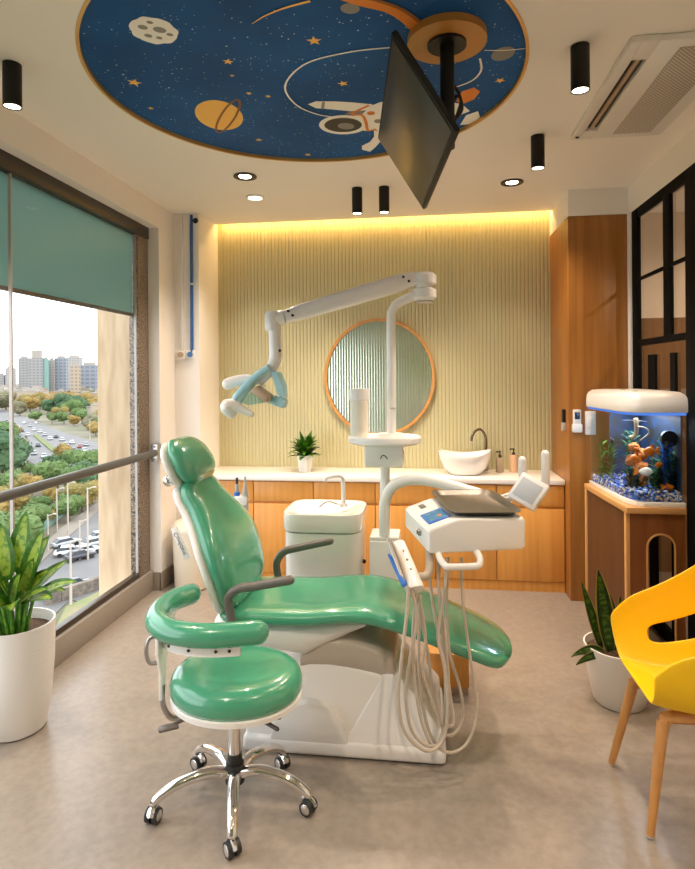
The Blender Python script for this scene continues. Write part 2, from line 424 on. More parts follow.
# ------------------------------------------------------------------ ceiling mural
mural = thing('ceiling_mural', 'round navy space mural with planets and an astronaut, set in the ceiling', 'mural', (-.49, 2.6, 2.93))
def navy():
    m = mat('mural_navy', (.016, .115, .36, 1), .6, spec=.15, noise=(1.8, (.010, .075, .24, 1), 5)); nt = m.node_tree; p = nt.nodes['Principled BSDF']
    src = p.inputs['Base Color'].links[0].from_socket
    tc = nt.nodes.new('ShaderNodeTexCoord'); base = src
    for sc, th, amt in ((34, .11, .9), (13, .055, 1.0), (60, .15, .6)):
        v = nt.nodes.new('ShaderNodeTexVoronoi'); v.inputs['Scale'].default_value = sc
        c = nt.nodes.new('ShaderNodeMath'); c.operation = 'LESS_THAN'; c.inputs[1].default_value = th
        w = nt.nodes.new('ShaderNodeTexWhiteNoise'); k = nt.nodes.new('ShaderNodeMath'); k.operation = 'GREATER_THAN'; k.inputs[1].default_value = .74
        mu = nt.nodes.new('ShaderNodeMath'); mu.operation = 'MULTIPLY'; m2 = nt.nodes.new('ShaderNodeMath'); m2.operation = 'MULTIPLY'; m2.inputs[1].default_value = amt
        mx = nt.nodes.new('ShaderNodeMixRGB'); mx.inputs[2].default_value = (.75, .85, .95, 1)
        nt.links.new(tc.outputs['Object'], v.inputs['Vector']); nt.links.new(v.outputs['Distance'], c.inputs[0])
        nt.links.new(v.outputs['Position'], w.inputs[0]); nt.links.new(w.outputs[0], k.inputs[0])
        nt.links.new(c.outputs[0], mu.inputs[0]); nt.links.new(k.outputs[0], mu.inputs[1]); nt.links.new(mu.outputs[0], m2.inputs[0])
        nt.links.new(m2.outputs[0], mx.inputs[0]); nt.links.new(base, mx.inputs[1]); base = mx.outputs[0]
    nt.links.new(base, p.inputs['Base Color']); return m
b = B(); b.cyl((-.503, 2.592, 2.93), (-.503, 2.592, 2.944), .931, seg=96); build('mural_panel', b, navy(), mural)
mg = mat('print_gold', S(255, 200, 100), .6); mo = mat('print_orange', S(230, 135, 45), .6); mw = mat('print_white', S(250, 248, 244), .6)
mgr = mat('print_grey', S(140, 138, 135), .6); mdk = mat('print_dark', S(46, 40, 36), .5); mor2 = mat('print_brown', S(150, 88, 30), .6)
lay = [0]
def print_poly(name, pts, m, parent=mural, dz=None):
    lay[0] += 1; z = 2.9292-.0004*(lay[0] % 12) if dz is None else dz
    b = B(); p = [(q[0], q[1]) for q in pts]; b.prism(p, z, z+.0002); return build(name, b, m, parent, 0)
def ell(c, a, bb, rot=0, n=36, f=None):
    o = []
    for k in range(n):
        t = 2*PI*k/n; r = f(t) if f else 1; x, y = a*r*math.cos(t), bb*r*math.sin(t)
        o.append((c[0]+x*math.cos(rot)-y*math.sin(rot), c[1]+x*math.sin(rot)+y*math.cos(rot)))
    return o
def ribbon(name, pts, w, m, closed=False, parent=mural, z=2.9262):
    P = cr([(x, y, 0) for x, y in [(q[0], q[1]) for q in pts]], 10, closed); lo, hi = [], []
    n = len(P); b = B(); t = bmesh.new(); ws = w if isinstance(w, tuple) else (w, w)
    for i, p in enumerate(P):
        d = (P[(i+1) % n]-P[i-1]) if closed else (P[min(i+1, n-1)]-P[max(i-1, 0)])
        d.normalize(); q = Vector((-d.y, d.x, 0))*((ws[0]+(ws[1]-ws[0])*i/n)/2)
        lo.append(t.verts.new((p.x-q.x, p.y-q.y, z))); hi.append(t.verts.new((p.x+q.x, p.y+q.y, z)))
    for i in range(n if closed else n-1): t.faces.new((lo[i], lo[(i+1) % n], hi[(i+1) % n], hi[i]))
    b.add(t); return build(name, b, m, parent, 0)
mc = (-1.006, 2.127, 2.93)
moon = print_poly('moon_print', ell(mc, .088, .088, 0, 40, lambda t: 1+.03*math.sin(7*t)+.02*math.sin(11*t)), mw, dz=2.9285)
b = B()
for dx, dy, r in ((-.03, -.03, .018), (.025, -.005, .024), (-.035, .025, .015), (.05, .03, .013), (0, .045, .012), (.01, -.055, .012)):
    b.prism(ell((mc[0]+dx, mc[1]+dy), r, r*.8, .5, 18), 2.9279, 2.9281)
build('crater_print', b, mgr, moon, 0)
pc = (-1.01, 2.855, 2.93)
pl = print_poly('planet_print', [(-0.898, 2.894), (-0.907, 2.923), (-0.919, 2.95), (-0.934, 2.975), (-0.952, 2.996), (-0.972, 3.013), (-0.993, 3.025), (-1.015, 3.032), (-1.037, 3.033), (-1.058, 3.028), (-1.078, 3.018), (-1.095, 3.003), (-1.109, 2.983), (-1.12, 2.959), (-1.128, 2.932), (-1.132, 2.904), (-1.131, 2.874), (-1.128, 2.845), (-1.12, 2.816), (-1.11, 2.789), (-1.097, 2.765), (-1.081, 2.743), (-1.064, 2.726), (-1.045, 2.712), (-1.026, 2.702), (-1.006, 2.697), (-0.986, 2.696), (-0.967, 2.7), (-0.949, 2.709), (-0.933, 2.721), (-0.919, 2.738), (-0.908, 2.758), (-0.899, 2.782), (-0.894, 2.808), (-0.892, 2.836), (-0.893, 2.865)], mg, dz=2.9285)
ribbon('planet_ring_print', [(-0.863, 2.714, 2.93), (-0.863, 2.726, 2.93), (-0.867, 2.745, 2.93), (-0.876, 2.771, 2.93), (-0.89, 2.802, 2.93), (-0.909, 2.838, 2.93), (-0.93, 2.876, 2.93), (-0.955, 2.915, 2.93), (-0.981, 2.953, 2.93), (-1.007, 2.988, 2.93), (-1.031, 3.017, 2.93), (-1.053, 3.039, 2.93), (-1.07, 3.053, 2.93), (-1.083, 3.057, 2.93), (-1.089, 3.051, 2.93), (-1.089, 3.036, 2.93), (-1.082, 3.012, 2.93), (-1.07, 2.982, 2.93), (-1.053, 2.946, 2.93), (-1.032, 2.908, 2.93), (-1.008, 2.869, 2.93), (-0.983, 2.831, 2.93), (-0.958, 2.796, 2.93), (-0.935, 2.766, 2.93), (-0.913, 2.741, 2.93), (-0.894, 2.723, 2.93), (-0.88, 2.712, 2.93), (-0.869, 2.709, 2.93)], .012, mor2, True, pl, 2.9278)
def star(c, r, a=.3):
    return [(c[0]+(r if k % 2 == 0 else r*.42)*math.cos(a+PI*k/5), c[1]+(r if k % 2 == 0 else r*.42)*math.sin(a+PI*k/5)) for k in range(10)]
for i, (c, r) in enumerate(zip([(-1.27, 2.485, 2.93), (-0.8, 2.377, 2.93), (-1.311, 2.733, 2.93), (-1.334, 3.052, 2.93), (-0.795, 2.656, 2.93), (-0.715, 2.697, 2.93), (-0.898, 3.185, 2.93), (-0.417, 2.278, 2.93), (-0.351, 2.628, 2.93), (-0.672, 3.441, 2.93), (0.347, 2.702, 2.93), (-0.82, 2.489, 2.93)], (.034, .024, .016, .027, .016, .016, .022, .032, .026, .022, .026, .012))):
    print_poly('star_print', star(c, r, .3+i), mg, dz=2.9282)
ribbon('comet_print', [(-0.624, 2.131, 2.93), (-0.563, 2.091, 2.93), (-0.481, 2.056, 2.93), (-0.385, 2.031, 2.93)], (.003, .012), mg)
ribbon('orbit_print', [(-0.121, 2.363, 2.93), (-0.295, 2.374, 2.93), (-0.486, 2.438, 2.93), (-0.612, 2.608, 2.93), (-0.603, 2.795, 2.93), (-0.517, 2.916, 2.93), (-0.413, 2.966, 2.93)], .009, mw)
ribbon('orbit_print', [(0.083, 2.746, 2.93), (0.155, 2.729, 2.93), (0.226, 2.676, 2.93), (0.254, 2.594, 2.93), (0.24, 2.497, 2.93)], .009, mw)
ribbon('orbit_print', [(0.251, 2.438, 2.93), (0.335, 2.45, 2.93), (0.417, 2.448, 2.93)], .006, mw)
ribbon('rainbow_band_print', [(-0.292, 2.001, 2.93), (-0.209, 2.061, 2.93), (-0.107, 2.121, 2.93), (-0.034, 2.221, 2.93), (0.01, 2.347, 2.93), (0.01, 2.479, 2.93)], .045, mo)
ribbon('rainbow_band_print', [(-0.241, 2.008, 2.93), (-0.169, 2.051, 2.93), (-0.078, 2.114, 2.93), (-0.004, 2.213, 2.93), (0.037, 2.337, 2.93), (0.043, 2.438, 2.93)], .016, mor2, z=2.9258)
print_poly('satellite_print', ell((0.331, 2.479, 2.93), .045, .055, .4), mgr, dz=2.9278)
print_poly('satellite_print', ell((-0.252, 2.095, 2.93), .035, .03, .4), mgr, dz=2.9278)
# astronaut, head towards the left
as_ = print_poly('astronaut_print', [(-0.35, 2.952), (-0.293, 2.894), (-0.199, 2.833), (-0.103, 2.817), (0.029, 2.836), (0.115, 2.869), (0.193, 2.912), (0.237, 2.994), (0.167, 3.052), (0.09, 3.017), (0.031, 3.165), (0.043, 3.298), (-0.095, 3.319), (-0.186, 3.25), (-0.244, 3.149), (-0.309, 3.152)], mw, dz=2.9284)
print_poly('arm_print', [(-0.546, 2.803), (-0.502, 2.779), (-0.412, 2.792), (-0.333, 2.814), (-0.239, 2.848), (-0.236, 2.924), (-0.354, 2.907), (-0.449, 2.871), (-0.515, 2.85)], mw, as_, 2.9281)
print_poly('arm_print', [(-0.255, 3.148), (-0.204, 3.194), (-0.235, 3.312), (-0.263, 3.38), (-0.304, 3.449), (-0.347, 3.412), (-0.341, 3.354), (-0.291, 3.304), (-0.263, 3.239)], mw, as_, 2.9281)
print_poly('helmet_print', ell((-0.408, 3.062, 2.93), .128, .118, .1), mw, as_, 2.9278)
print_poly('visor_print', ell((-0.41, 3.062, 2.93), .098, .088, .1), mdk, as_, 2.9274)
print_poly('visor_gleam_print', ell((-0.396, 3.076, 2.93), .045, .038, .6), mgr, as_, 2.927)
ribbon('collar_print', [(-0.35, 2.952, 2.93), (-0.3, 2.96, 2.93), (-0.288, 3.043, 2.93), (-0.287, 3.143, 2.93), (-0.243, 3.136, 2.93)], .016, mo, parent=as_, z=2.9272)
ribbon('collar_print', [(-0.358, 2.94, 2.93), (-0.303, 2.893, 2.93), (-0.255, 2.857, 2.93)], .016, mo, parent=as_, z=2.9272)
print_poly('chest_badge_print', ell((-0.253, 2.944, 2.93), .020, .022), mo, as_, 2.9276)
print_poly('chest_badge_print', ell((-0.225, 3.041, 2.93), .020, .024), mgr, as_, 2.9276)
print_poly('sleeve_fold_print', [(-0.474, 2.788), (-0.46, 2.788), (-0.477, 2.861), (-0.491, 2.854)], mgr, as_, 2.9276)
print_poly('sleeve_fold_print', [(-0.354, 2.907), (-0.274, 2.908), (-0.298, 2.949), (-0.388, 2.935)], mgr, as_, 2.9276)
print_poly('boot_print', [(0.185, 2.78), (0.237, 2.75), (0.268, 2.792), (0.247, 2.868), (0.193, 2.912), (0.163, 2.876)], mo, as_, 2.9279)
print_poly('boot_print', [(0.221, 3.037), (0.277, 3.0), (0.293, 3.07), (0.259, 3.149), (0.198, 3.152)], mw, as_, 2.9279)

mural.location.z -= .014
# ------------------------------------------------------------------ ceiling monitor
dv = [0.099, 2.342, 2.893]
mt = thing('ceiling_monitor', 'black flat screen hanging tilted from an orange disc under the mural', 'screen', (.098, 2.319, 2.55))
b = B(); b.cyl((.098, 2.319, 2.885), (.098, 2.319, 2.915), .152, seg=56); b.cyl((.098, 2.319, 2.914), (.098, 2.319, 2.9255), .06, seg=20)
build('ceiling_disc', b, mat('disc_orange', (.60, .27, .05, 1), .4), mt)
b = B(); b.cyl((.098, 2.319, 2.874), (.098, 2.319, 2.886), .075, seg=36); build('mount_plate', b, M['black'], mt)
b = B(); b.cyl((.098, 2.319, 2.48), (.098, 2.319, 2.876), .0275, seg=24); build('pole', b, M['black'], mt)
A0, A1, A2, A3 = [Vector(q) for q in ((-0.101, 1.923, 2.718), (0.109, 1.95, 2.388), (-0.003, 2.722, 2.352), (-0.2, 2.697, 2.693))]
ctr = (A0+A1+A2+A3)/4; ex = ((A3-A0)+(A2-A1)).normalized(); ey = ((A1-A0)+(A2-A3)); ey = (ey-ex*ey.dot(ex)).normalized(); ez = ex.cross(ey)
if ez.dot(Vector((0, 0, 1.6))-ctr) < 0: ey = -ey; ez = ex.cross(ey)
M3 = Matrix((ex, ey, ez)).transposed()
wl = ((A3-A0).length+(A2-A1).length)/2; hl = ((A1-A0).length+(A2-A3).length)/2
b = B(); b.obox(ctr-ez*.012, (wl, hl, .020), M3, .004); scr = build('screen_housing', b, M['black'], mt)
b = B(); b.obox(ctr-ez*.001, (wl-.03, hl-.03, .006), M3, .001); build('screen_panel', b, M['tv'], scr)
b = B(); b.obox(ctr-ez*.05, (.22, .2, .05), M3, .004)
b.tube([ctr-ez*.07, Vector((.098, 2.319, 2.52))], .022, 14); build('tilt_bracket', b, M['black'], mt)
b = B(); b.tube(cr([(.11, 2.33, 2.74), (.14, 2.33, 2.70), (.155, 2.34, 2.64), (.13, 2.33, 2.60), (.115, 2.33, 2.64), (.135, 2.34, 2.69), (.15, 2.33, 2.66), (.12, 2.33, 2.57)], 8), .006, 8); build('cable', b, M['rubber'], mt)

# ------------------------------------------------------------------ ceiling lamps
def spot(loc, e, size=110, blend=.7, col=(1, .825, .65), r=.03, rot=None):
    l = bpy.data.lights.new('spot', 'SPOT'); l.energy = e*LS; l.spot_size = R(size); l.spot_blend = blend; l.color = col; l.shadow_soft_size = r
    o = bpy.data.objects.new('spot_lamp', l); C.objects.link(o); o.location = loc
    if rot: o.rotation_euler = rot
    return o
def tube_lamp(x, y, label, e=34):
    t = thing('tube_downlight', label, 'ceiling light', (x, y, 2.722), 'black tube downlights under the ceiling')
    b = B(); b.lathe([(.0, 2.899), (.036, 2.899), (.036, 2.722), (.032, 2.722), (.032, 2.735), (0, 2.735)], (x, y, 0), 32); build('lamp_body', b, M['black'], t)
    b = B(); b.cyl((x, y, 2.727), (x, y, 2.733), .0315, seg=28); build('lamp_lens', b, M['lampon'], t)
    spot((x, y, 2.715), e)
TL = [(-1.678, 2.241, 'black tube downlight above the big window, left of the mural'), (.623, 2.438, 'black tube downlight beside the ceiling air conditioner, right of the mural'),
      (.624, 3.324, 'black tube downlight between the mural and the wood pillar'), (-.45, 4.06, 'left black tube downlight of the pair before the fluted wall'), (-.263, 4.064, 'right black tube downlight of the pair before the fluted wall')]
for x, y, l in TL: tube_lamp(x, y, l)
def recessed(x, y, label, r, m, e=26, k=.71):
    t = thing('recessed_downlight', label, 'ceiling light', (x, y, 2.89), 'recessed downlights')
    b = B(); b.lathe([(r, 2.8995), (r, 2.892), (r*.82, 2.888), (r*(k-.01), 2.8985), (r, 2.8995)], (x, y, 0), 40); build('trim_ring', b, m, t)
    b = B(); b.cyl((x, y, 2.894), (x, y, 2.899), r*k, seg=32); build('lamp_lens', b, M['lampon'], t)
    spot((x, y, 2.885), e)
recessed(-1.139, 3.704, 'black rimmed recessed downlight left of the monitor, by the corner pier', .075, M['bronze'], 26, .52)
recessed(.599, 4.091, 'black rimmed recessed downlight near the wood pillar', .075, M['bronze'], 26, .52)
recessed(-1.202, 4.148, 'white recessed downlight glowing brightly near the corner pier', .066, M['white'], 34)
for x, y in ((-1.1, .7), (.6, .7), (-1.1, -.7), (.6, -.7)):     # unseen lamps added behind the viewpoint as warm fill
    tube_lamp(x, y, 'unseen black tube downlight added for warm fill behind the viewpoint', 44)
l = bpy.data.lights.new('cove', 'AREA'); l.shape = 'RECTANGLE'; l.size = 2.74; l.size_y = .02; l.energy = 8; l.color = (1, .60, .20)
o = bpy.data.objects.new('cove_lamp', l); C.objects.link(o); o.location = (-.35, 4.882, 2.930); o.rotation_euler = (R(8), 0, 0)
spot((2.2, 2.6, 2.85), 42, 168)  # unseen spots added to brighten the passage behind the partition glass
spot((2.3, 3.9, 2.85), 30, 168)
spot((2.2, 1.6, 2.85), 20)

# ------------------------------------------------------------------ air conditioner cassette
ac = thing('air_conditioner', 'white ceiling cassette air conditioner with a long slot and perforated grille', 'air conditioner', (1.03, 2.87, 2.87))
b = B()
b.box((.80, 2.39, 2.872), (.848, 3.34, 2.8995), .006); b.box((.905, 2.39, 2.872), (1.26, 3.34, 2.8995), .006)
b.box((.84, 2.39, 2.872), (.91, 2.53, 2.8995), .004); b.box((.84, 3.23, 2.872), (.91, 3.34, 2.8995), .004); build('cover', b, M['white'], ac)
b = B(); b.box((.846, 2.52, 2.893), (.908, 3.24, 2.8993)); build('air_slot', b, M['bronze'], ac)
b = B(); b.box((.866, 2.53, 2.876), (.884, 3.225, 2.892), .003); build('louver', b, M['tan'], ac)
gm = mat('grille_holes', (.62, .57, .50, 1), .5); nt = gm.node_tree; tc = nt.nodes.new('ShaderNodeTexCoord'); ck = nt.nodes.new('ShaderNodeTexChecker'); ck.inputs['Scale'].default_value = 110
ck.inputs[1].default_value = (.66, .61, .55, 1); ck.inputs[2].default_value = (.30, .26, .22, 1)
nt.links.new(tc.outputs['Object'], ck.inputs[0]); nt.links.new(ck.outputs[0], nt.nodes['Principled BSDF'].inputs['Base Color'])
b = B(); b.box((1.0, 2.45, 2.868), (1.19, 3.28, 2.8725), .001); build('perforated_grille', b, gm, ac)
b = B(); b.cyl((.825, 3.30, 2.868), (.825, 3.30, 2.8725), .01, seg=12); build('indicator', b, M['black'], ac)

# ================================================================== BACK COUNTER
xs = [-1.762, -1.33, -.854, -.376, .075, .525, 1.012]
names = ['first cabinet unit of the back row, by the corner pier, behind the headrest', 'second cabinet unit of the back row, seen past the green chair back', 'cabinet unit straight below the potted plant, behind the spittoon', 'middle cabinet unit behind the unit column, below the mirror', 'cabinet unit under the vessel basin', 'last cabinet unit of the back row, against the wood pillar']
for i in range(6):
    a, c = xs[i], xs[i+1]
    t = thing('base_cabinet', 'orange wood '+names[i], 'cabinet', ((a+c)/2, 4.7, 0), 'orange wood base cabinets')
    b = B(); b.box((a+.001, 4.50, .07), (c-.001, 4.925, .785)); build('carcass', b, M['wood'], t)
    b = B(); b.box((a+.0005, 4.49, 0), (c-.0005, 4.52, .072)); build('plinth', b, M['wood'], t)
    b = B(); b.box((a+.003, 4.478, .078), (c-.003, 4.4995, .612), .002); build('door', b, M['wood'], t)
    b = B(); b.box((a+.003, 4.478, .632), (c-.003, 4.4995, .782), .002); build('drawer', b, M['wood'], t)
b = B(); b.box((-1.762, 4.458, .792), (1.012, 4.928, .829), .004)
tag(build('worktop', b, M['top']), 'long white worktop over the orange cabinets', 'worktop')

# round fluted mirror
mir = thing('oval_mirror', 'round fluted mirror in a thin orange wood frame on the back wall', 'mirror', (-.371, 4.915, 1.10))
def oval(rx, rz, y, n=72): return [Vector((-.371+rx*math.cos(2*PI*k/n), y, 1.588+rz*math.sin(2*PI*k/n))) for k in range(n)]
b = B(); b.loft([oval(.438, .466, 4.929), oval(.438, .466, 4.896), oval(.461, .489, 4.893), oval(.463, .491, 4.929)], caps=False, ring=True); build('mirror_frame', b, woodmat('frame_wood', (.58, .29, .085, 1), (.48, .22, .06, 1)), mir)
mm = mat('fluted_mirror', (.66, .74, .62, 1), .2, 1); nt = mm.node_tree
tc = nt.nodes.new('ShaderNodeTexCoord'); wv = nt.nodes.new('ShaderNodeTexWave'); wv.wave_type = 'BANDS'; wv.bands_direction = 'X'; wv.inputs['Scale'].default_value = 14
bp = nt.nodes.new('ShaderNodeBump'); bp.inputs['Strength'].default_value = .3; bp.inputs['Distance'].default_value = .004
nt.links.new(tc.outputs['Object'], wv.inputs[0]); nt.links.new(wv.outputs[0], bp.inputs['Height']); nt.links.new(bp.outputs[0], nt.nodes['Principled BSDF'].inputs['Normal'])
b = B(); b.loft([oval(.438, .466, 4.926), oval(.438, .466, 4.912)]); build('mirror_glass', b, mm, mir, 20)

# vessel basin
bs = thing('vessel_basin', 'white boat shaped vessel basin on the worktop', 'basin', (.31, 4.69, .83))
def ringz(rx, ry, z, lift=0, n=48): return [Vector((.31+rx*math.cos(2*PI*k/n), 4.69+ry*math.sin(2*PI*k/n), z+lift*math.cos(2*PI*k/n)**2)) for k in range(n)]
b = B(); b.loft([ringz(.11, .09, .83), ringz(.125, .105, .835), ringz(.165, .13, .88), ringz(.192, .15, .935, .015), ringz(.205, .16, .972, .04), ringz(.203, .158, .978, .04), ringz(.192, .148, .968, .04), ringz(.175, .135, .93, .01), ringz(.13, .10, .87), ringz(.03, .03, .855)])
build('bowl', b, M['ceramic'], bs)
b = B(); b.cyl((.31, 4.69, .856), (.31, 4.69, .860), .022, seg=20); build('drain', b, M['chrome'], bs)
M['bronzetap'] = mat('tap_dark', (.22, .19, .165, 1), .22, 1)
tp = thing('basin_tap', 'tall dark metal gooseneck tap behind the vessel basin', 'tap', (.49, 4.85, .83))
b = B(); b.cyl((.49, 4.86, .83), (.49, 4.86, .87), .022, seg=20); build('tap_base', b, M['steel'], tp)
b = B(); b.tube(cr([(.49, 4.86, .86), (.49, 4.86, 1.0), (.487, 4.85, 1.10), (.45, 4.83, 1.16), (.405, 4.80, 1.155), (.375, 4.78, 1.11), (.37, 4.775, 1.075)], 8), .0105, 12); build('spout', b, M['bronzetap'], tp)
b = B(); b.cyl((.49, 4.86, .95), (.525, 4.86, .965), .006, seg=10); build('tap_lever', b, M['steel'], tp)
def dispenser(x, y, m, label, sq):
    t = thing('soap_dispenser', label, 'soap dispenser', (x, y, .829), 'soap dispensers beside the basin')
    b = B()
    if sq: b.box((x-.027, y-.027, .8295), (x+.027, y+.027, .945), .006)
    else: b.lathe([(0, 0), (.032, 0), (.032, .13), (.028, .138), (0, .138)], (x, y, .8295), 28)
    z = .945 if sq else .967
    build('bottle_body', b, m, t)
    b = B(); b.cyl((x, y, z), (x, y, z+.018), .013, seg=16); b.cyl((x, y, z), (x, y, z+.045), .005, seg=10); b.tube([(x+.006, y, z+.045), (x-.03, y-.01, z+.044)], .0055, 8)
    build('pump', b, M['bronze'], t)
dispenser(.592, 4.80, mat('dispenser_taupe', S(168, 148, 120), .4), 'square taupe soap dispenser next to the basin', True)
dispenser(.698, 4.80, mat('dispenser_pink', S(205, 165, 130), .4), 'round pinkish beige soap dispenser nearest the wood pillar', False)

# small potted plant
sp = thing('potted_plant', 'small bushy green plant in a white pot on the worktop', 'plant', (-.961, 4.70, .83))
b = B(); b.lathe([(0, 0), (.050, 0), (.066, .125), (.066, .133), (.060, .133), (.058, .112), (0, .112)], (-.961, 4.70, .8295), 32); build('pot', b, M['white'], sp)
b = B(); b.cyl((-.961, 4.70, .935), (-.961, 4.70, .944), .056, seg=24); build('soil', b, M['soil'], sp)
g = random.Random(3); b = B()
for k in range(130):
    a = g.uniform(0, 2*PI); el = g.uniform(.35, 1.45)
    b.leaf((-.961+.02*math.cos(a), 4.70+.02*math.sin(a), .945+g.uniform(0, .08)), (math.cos(a)*math.cos(el), math.sin(a)*math.cos(el), math.sin(el)), (0, 0, 1), g.uniform(.09, .16), g.uniform(.034, .046), .5, 5)
build('foliage', b, M['leaffern'], sp)

# things on the pillar
t = thing('remote_holder', 'small black remote in a holder on the bright side of the wood pillar', 'remote', (1.005, 4.46, 1.19))
b = B(); b.box((.994, 4.435, 1.19), (1.016, 4.48, 1.345), .005); build('remote_body', b, M['black'], t)
b = B(); b.box((.990, 4.432, 1.19), (1.016, 4.483, 1.25), .004); build('holder', b, M['grey'], t)
t = thing('remote_control', 'white remote with a dark display in a holder on the pillar front', 'remote', (1.06, 4.32, 1.19))
b = B(); b.box((1.035, 4.303, 1.21), (1.090, 4.327, 1.352), .007); rc = build('remote_body', b, M['white'], t)
b = B(); b.box((1.045, 4.3005, 1.285), (1.080, 4.305, 1.335), .002); build('display', b, mat('lcd_dark', (.01, .04, .10, 1), .2), rc)
b = B(); b.box((1.029, 4.298, 1.19), (1.096, 4.331, 1.25), .006); build('holder', b, M['white'], t)
t = thing('switch_plate', 'white switch plate on the pillar beside the aquarium', 'switch', (1.15, 4.32, 1.17))
b = B(); b.box((1.118, 4.314, 1.175), (1.19, 4.331, 1.34), .004); pl_ = build('plate', b, M['white'], t)
b = B(); b.box((1.135, 4.309, 1.22), (1.173, 4.316, 1.295), .003); build('rocker', b, M['top'], pl_)

# ================================================================== AQUARIUM
X0, X1, Y0, Y1 = 1.112, 1.408, 3.43, 4.11
st = thing('aquarium_stand', 'orange brown wooden stand with an arched opening under the aquarium', 'stand', (1.25, 3.77, 0))
X0 = 1.092
def XL(y): return X0+.036*(Y1-y)/(Y1-Y0)
b = B(); b.prism([(XL(Y1)-.03, Y1+.03), (XL(Y0)-.03, Y0-.02), (X1, Y0-.02), (X1, Y1+.03)], .832, .866, 'z', .003); build('stand_top', b, M['plyedge'], st)
for yy in (Y0, Y1-.005):
    b = B(); b.box((XL(yy)-.028, yy, .0), (XL(yy)-.006, yy+.032, .833), .002); build('corner_post', b, M['plyedge'], st)
b = B(); b.prism([(XL(Y1)-.018, Y1-.003), (XL(Y0)-.018, Y0+.03), (XL(Y0)-.002, Y0+.03), (XL(Y1)-.002, Y1-.003)], 0, .832); build('side_panel', b, M['plyshade'], st)
def arch_front():
    t = bmesh.new(); w0, w1 = XL(Y0)-.008, X1-.002; ax0, ax1 = 1.21, 1.355; az0, az1 = .02, .645; cx = (ax0+ax1)/2; r = (ax1-ax0)/2
    inner = [(ax1, az0)]+[(cx+r*math.cos(PI*k/14), az1+r*math.sin(PI*k/14)) for k in range(15)]+[(ax0, az0)]
    outer = [(w1, 0), (w1, .832), (w0, .832), (w0, 0)]
    poly = [outer[0], outer[1], outer[2], outer[3], (ax0, 0)]+inner[::-1][0:]+[(ax1, 0)]
    return poly
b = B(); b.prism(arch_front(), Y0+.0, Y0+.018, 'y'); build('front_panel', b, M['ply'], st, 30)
b = B(); P = [(1.355, Y0-.001, .02)]+[(1.2825+.0725*math.cos(PI*k/14), Y0-.001, .645+.0725*math.sin(PI*k/14)) for k in range(15)]+[(1.21, Y0-.001, .02)]
b.tube(P, .006, 8); build('arch_edging', b, M['plyedge'], st)

tk = thing('aquarium', 'corner aquarium with a cream lid, blue gravel and goldfish on the wooden stand', 'aquarium', (1.25, 3.77, .867))
def tankout(g=0, ch=.11):   # chamfered outline, window corner towards the viewer
    X = XL(Y0); return [(XL(Y1)+g, Y1-g), (XL(Y0+ch)+g, Y0+ch), (X+g+.012, Y0+ch*.55), (X+g+.035, Y0+ch*.2+g), (X+.07+g, Y0+g), (X1-g, Y0+g), (X1-g, Y1-g)]
b = B(); b.prism(tankout(-.004), .8665, .892, 'z', .003); build('base_rim', b, M['top'], tk)
b = B()
o1 = tankout(0); o2 = tankout(.006)
for i in range(len(o1)):
    j = (i+1) % len(o1)
    b.loft([[Vector((p[0], p[1], z)) for p in (o1[i], o1[j], o2[j], o2[i])] for z in (.892, 1.374)])
build('glass_walls', b, M['tankglass'], tk, 0)
b = B(); b.prism(tankout(-.008), 1.370, 1.389, 'z', .002); build('light_rim', b, M['ledblue'], tk)
lid = B()
o = tankout(-.018)
cxl, cyl_ = 1.25, 3.77
lid.loft([[Vector((cxl+(p[0]-cxl)*s, cyl_+(p[1]-cyl_)*s, z)) for p in o] for s, z in ((.97, 1.384), (.99, 1.390), (.99, 1.432), (.975, 1.462), (.935, 1.482), (.85, 1.497), (.60, 1.504))])
ld = build('lid', lid, M['white'], tk, 60)
eg = mat('emblem_green', (.25, .30, .05, 1), .4)
for yy, zz in ((3.54, 1.499), (3.75, 1.503)):
    b = B(); b.lathe([(0, 0), (.022, 0), (.02, .004), (0, .005)], (1.19, yy, zz), 16, .7, 1.2); build('lid_emblem', b, eg, ld)
b = B(); b.box((X1-.012, Y0+.02, .90), (X1-.008, Y1-.02, 1.366)); b.box((X0+.12, Y1-.02, .90), (X1-.012, Y1-.014, 1.366)); build('backdrop_film', b, mat('film_blue', (.008, .04, .12, 1), .5, noise=(12, (.02, .016, .010, 1), 3)), tk)
b = B(); b.prism(tankout(.008), .945, 1.335, 'z'); build('water', b, M['water'], tk, 0)
# gravel: uncountable
g = random.Random(5); b = B()
b.prism(tankout(.020), .893, .918, 'z')
for k in range(900):
    x = g.uniform(X0+.05, X1-.02); y = Y0+.012+(Y1-Y0-.03)*g.random()**1.5
    if x-X0 < .06 and y-Y0 < .10 and (x-X0)/.07+(y-Y0)/.11 < 1.15: continue
    r = g.uniform(.006, .012); b.ball((x, y, .925+g.uniform(-.002, .022)), (r, r, r*.8), 1, g.choice((0, 0, 1, 2, 3)), .1, k)
for k in range(620):
    u = g.random(); z = g.uniform(.898, .938); r = g.uniform(.006, .011)
    if u < .5: y = g.uniform(Y0+.11, Y1-.02); x = XL(y)+.017
    elif u < .72: q = g.random(); x = XL(Y0)+.02+.06*q; y = Y0+.095-.075*q
    else: x = g.uniform(XL(Y0)+.08, X1-.015); y = Y0+.017
    b.ball((x, y, z), (r, r, r*.85), 1, g.choice((0, 0, 1, 2, 3)), .1, k+5000)
tag(build('gravel', b, [mat('gravel_blue', (.04, .16, .62, 1), .5), mat('gravel_pale', (.55, .60, .70, 1), .5), mat('gravel_navy', (.01, .03, .16, 1), .5), mat('gravel_sand', (.5, .4, .22, 1), .5)], None, 60), 'blue and white gravel covering the aquarium bottom', 'gravel', kind='stuff')
b = B()
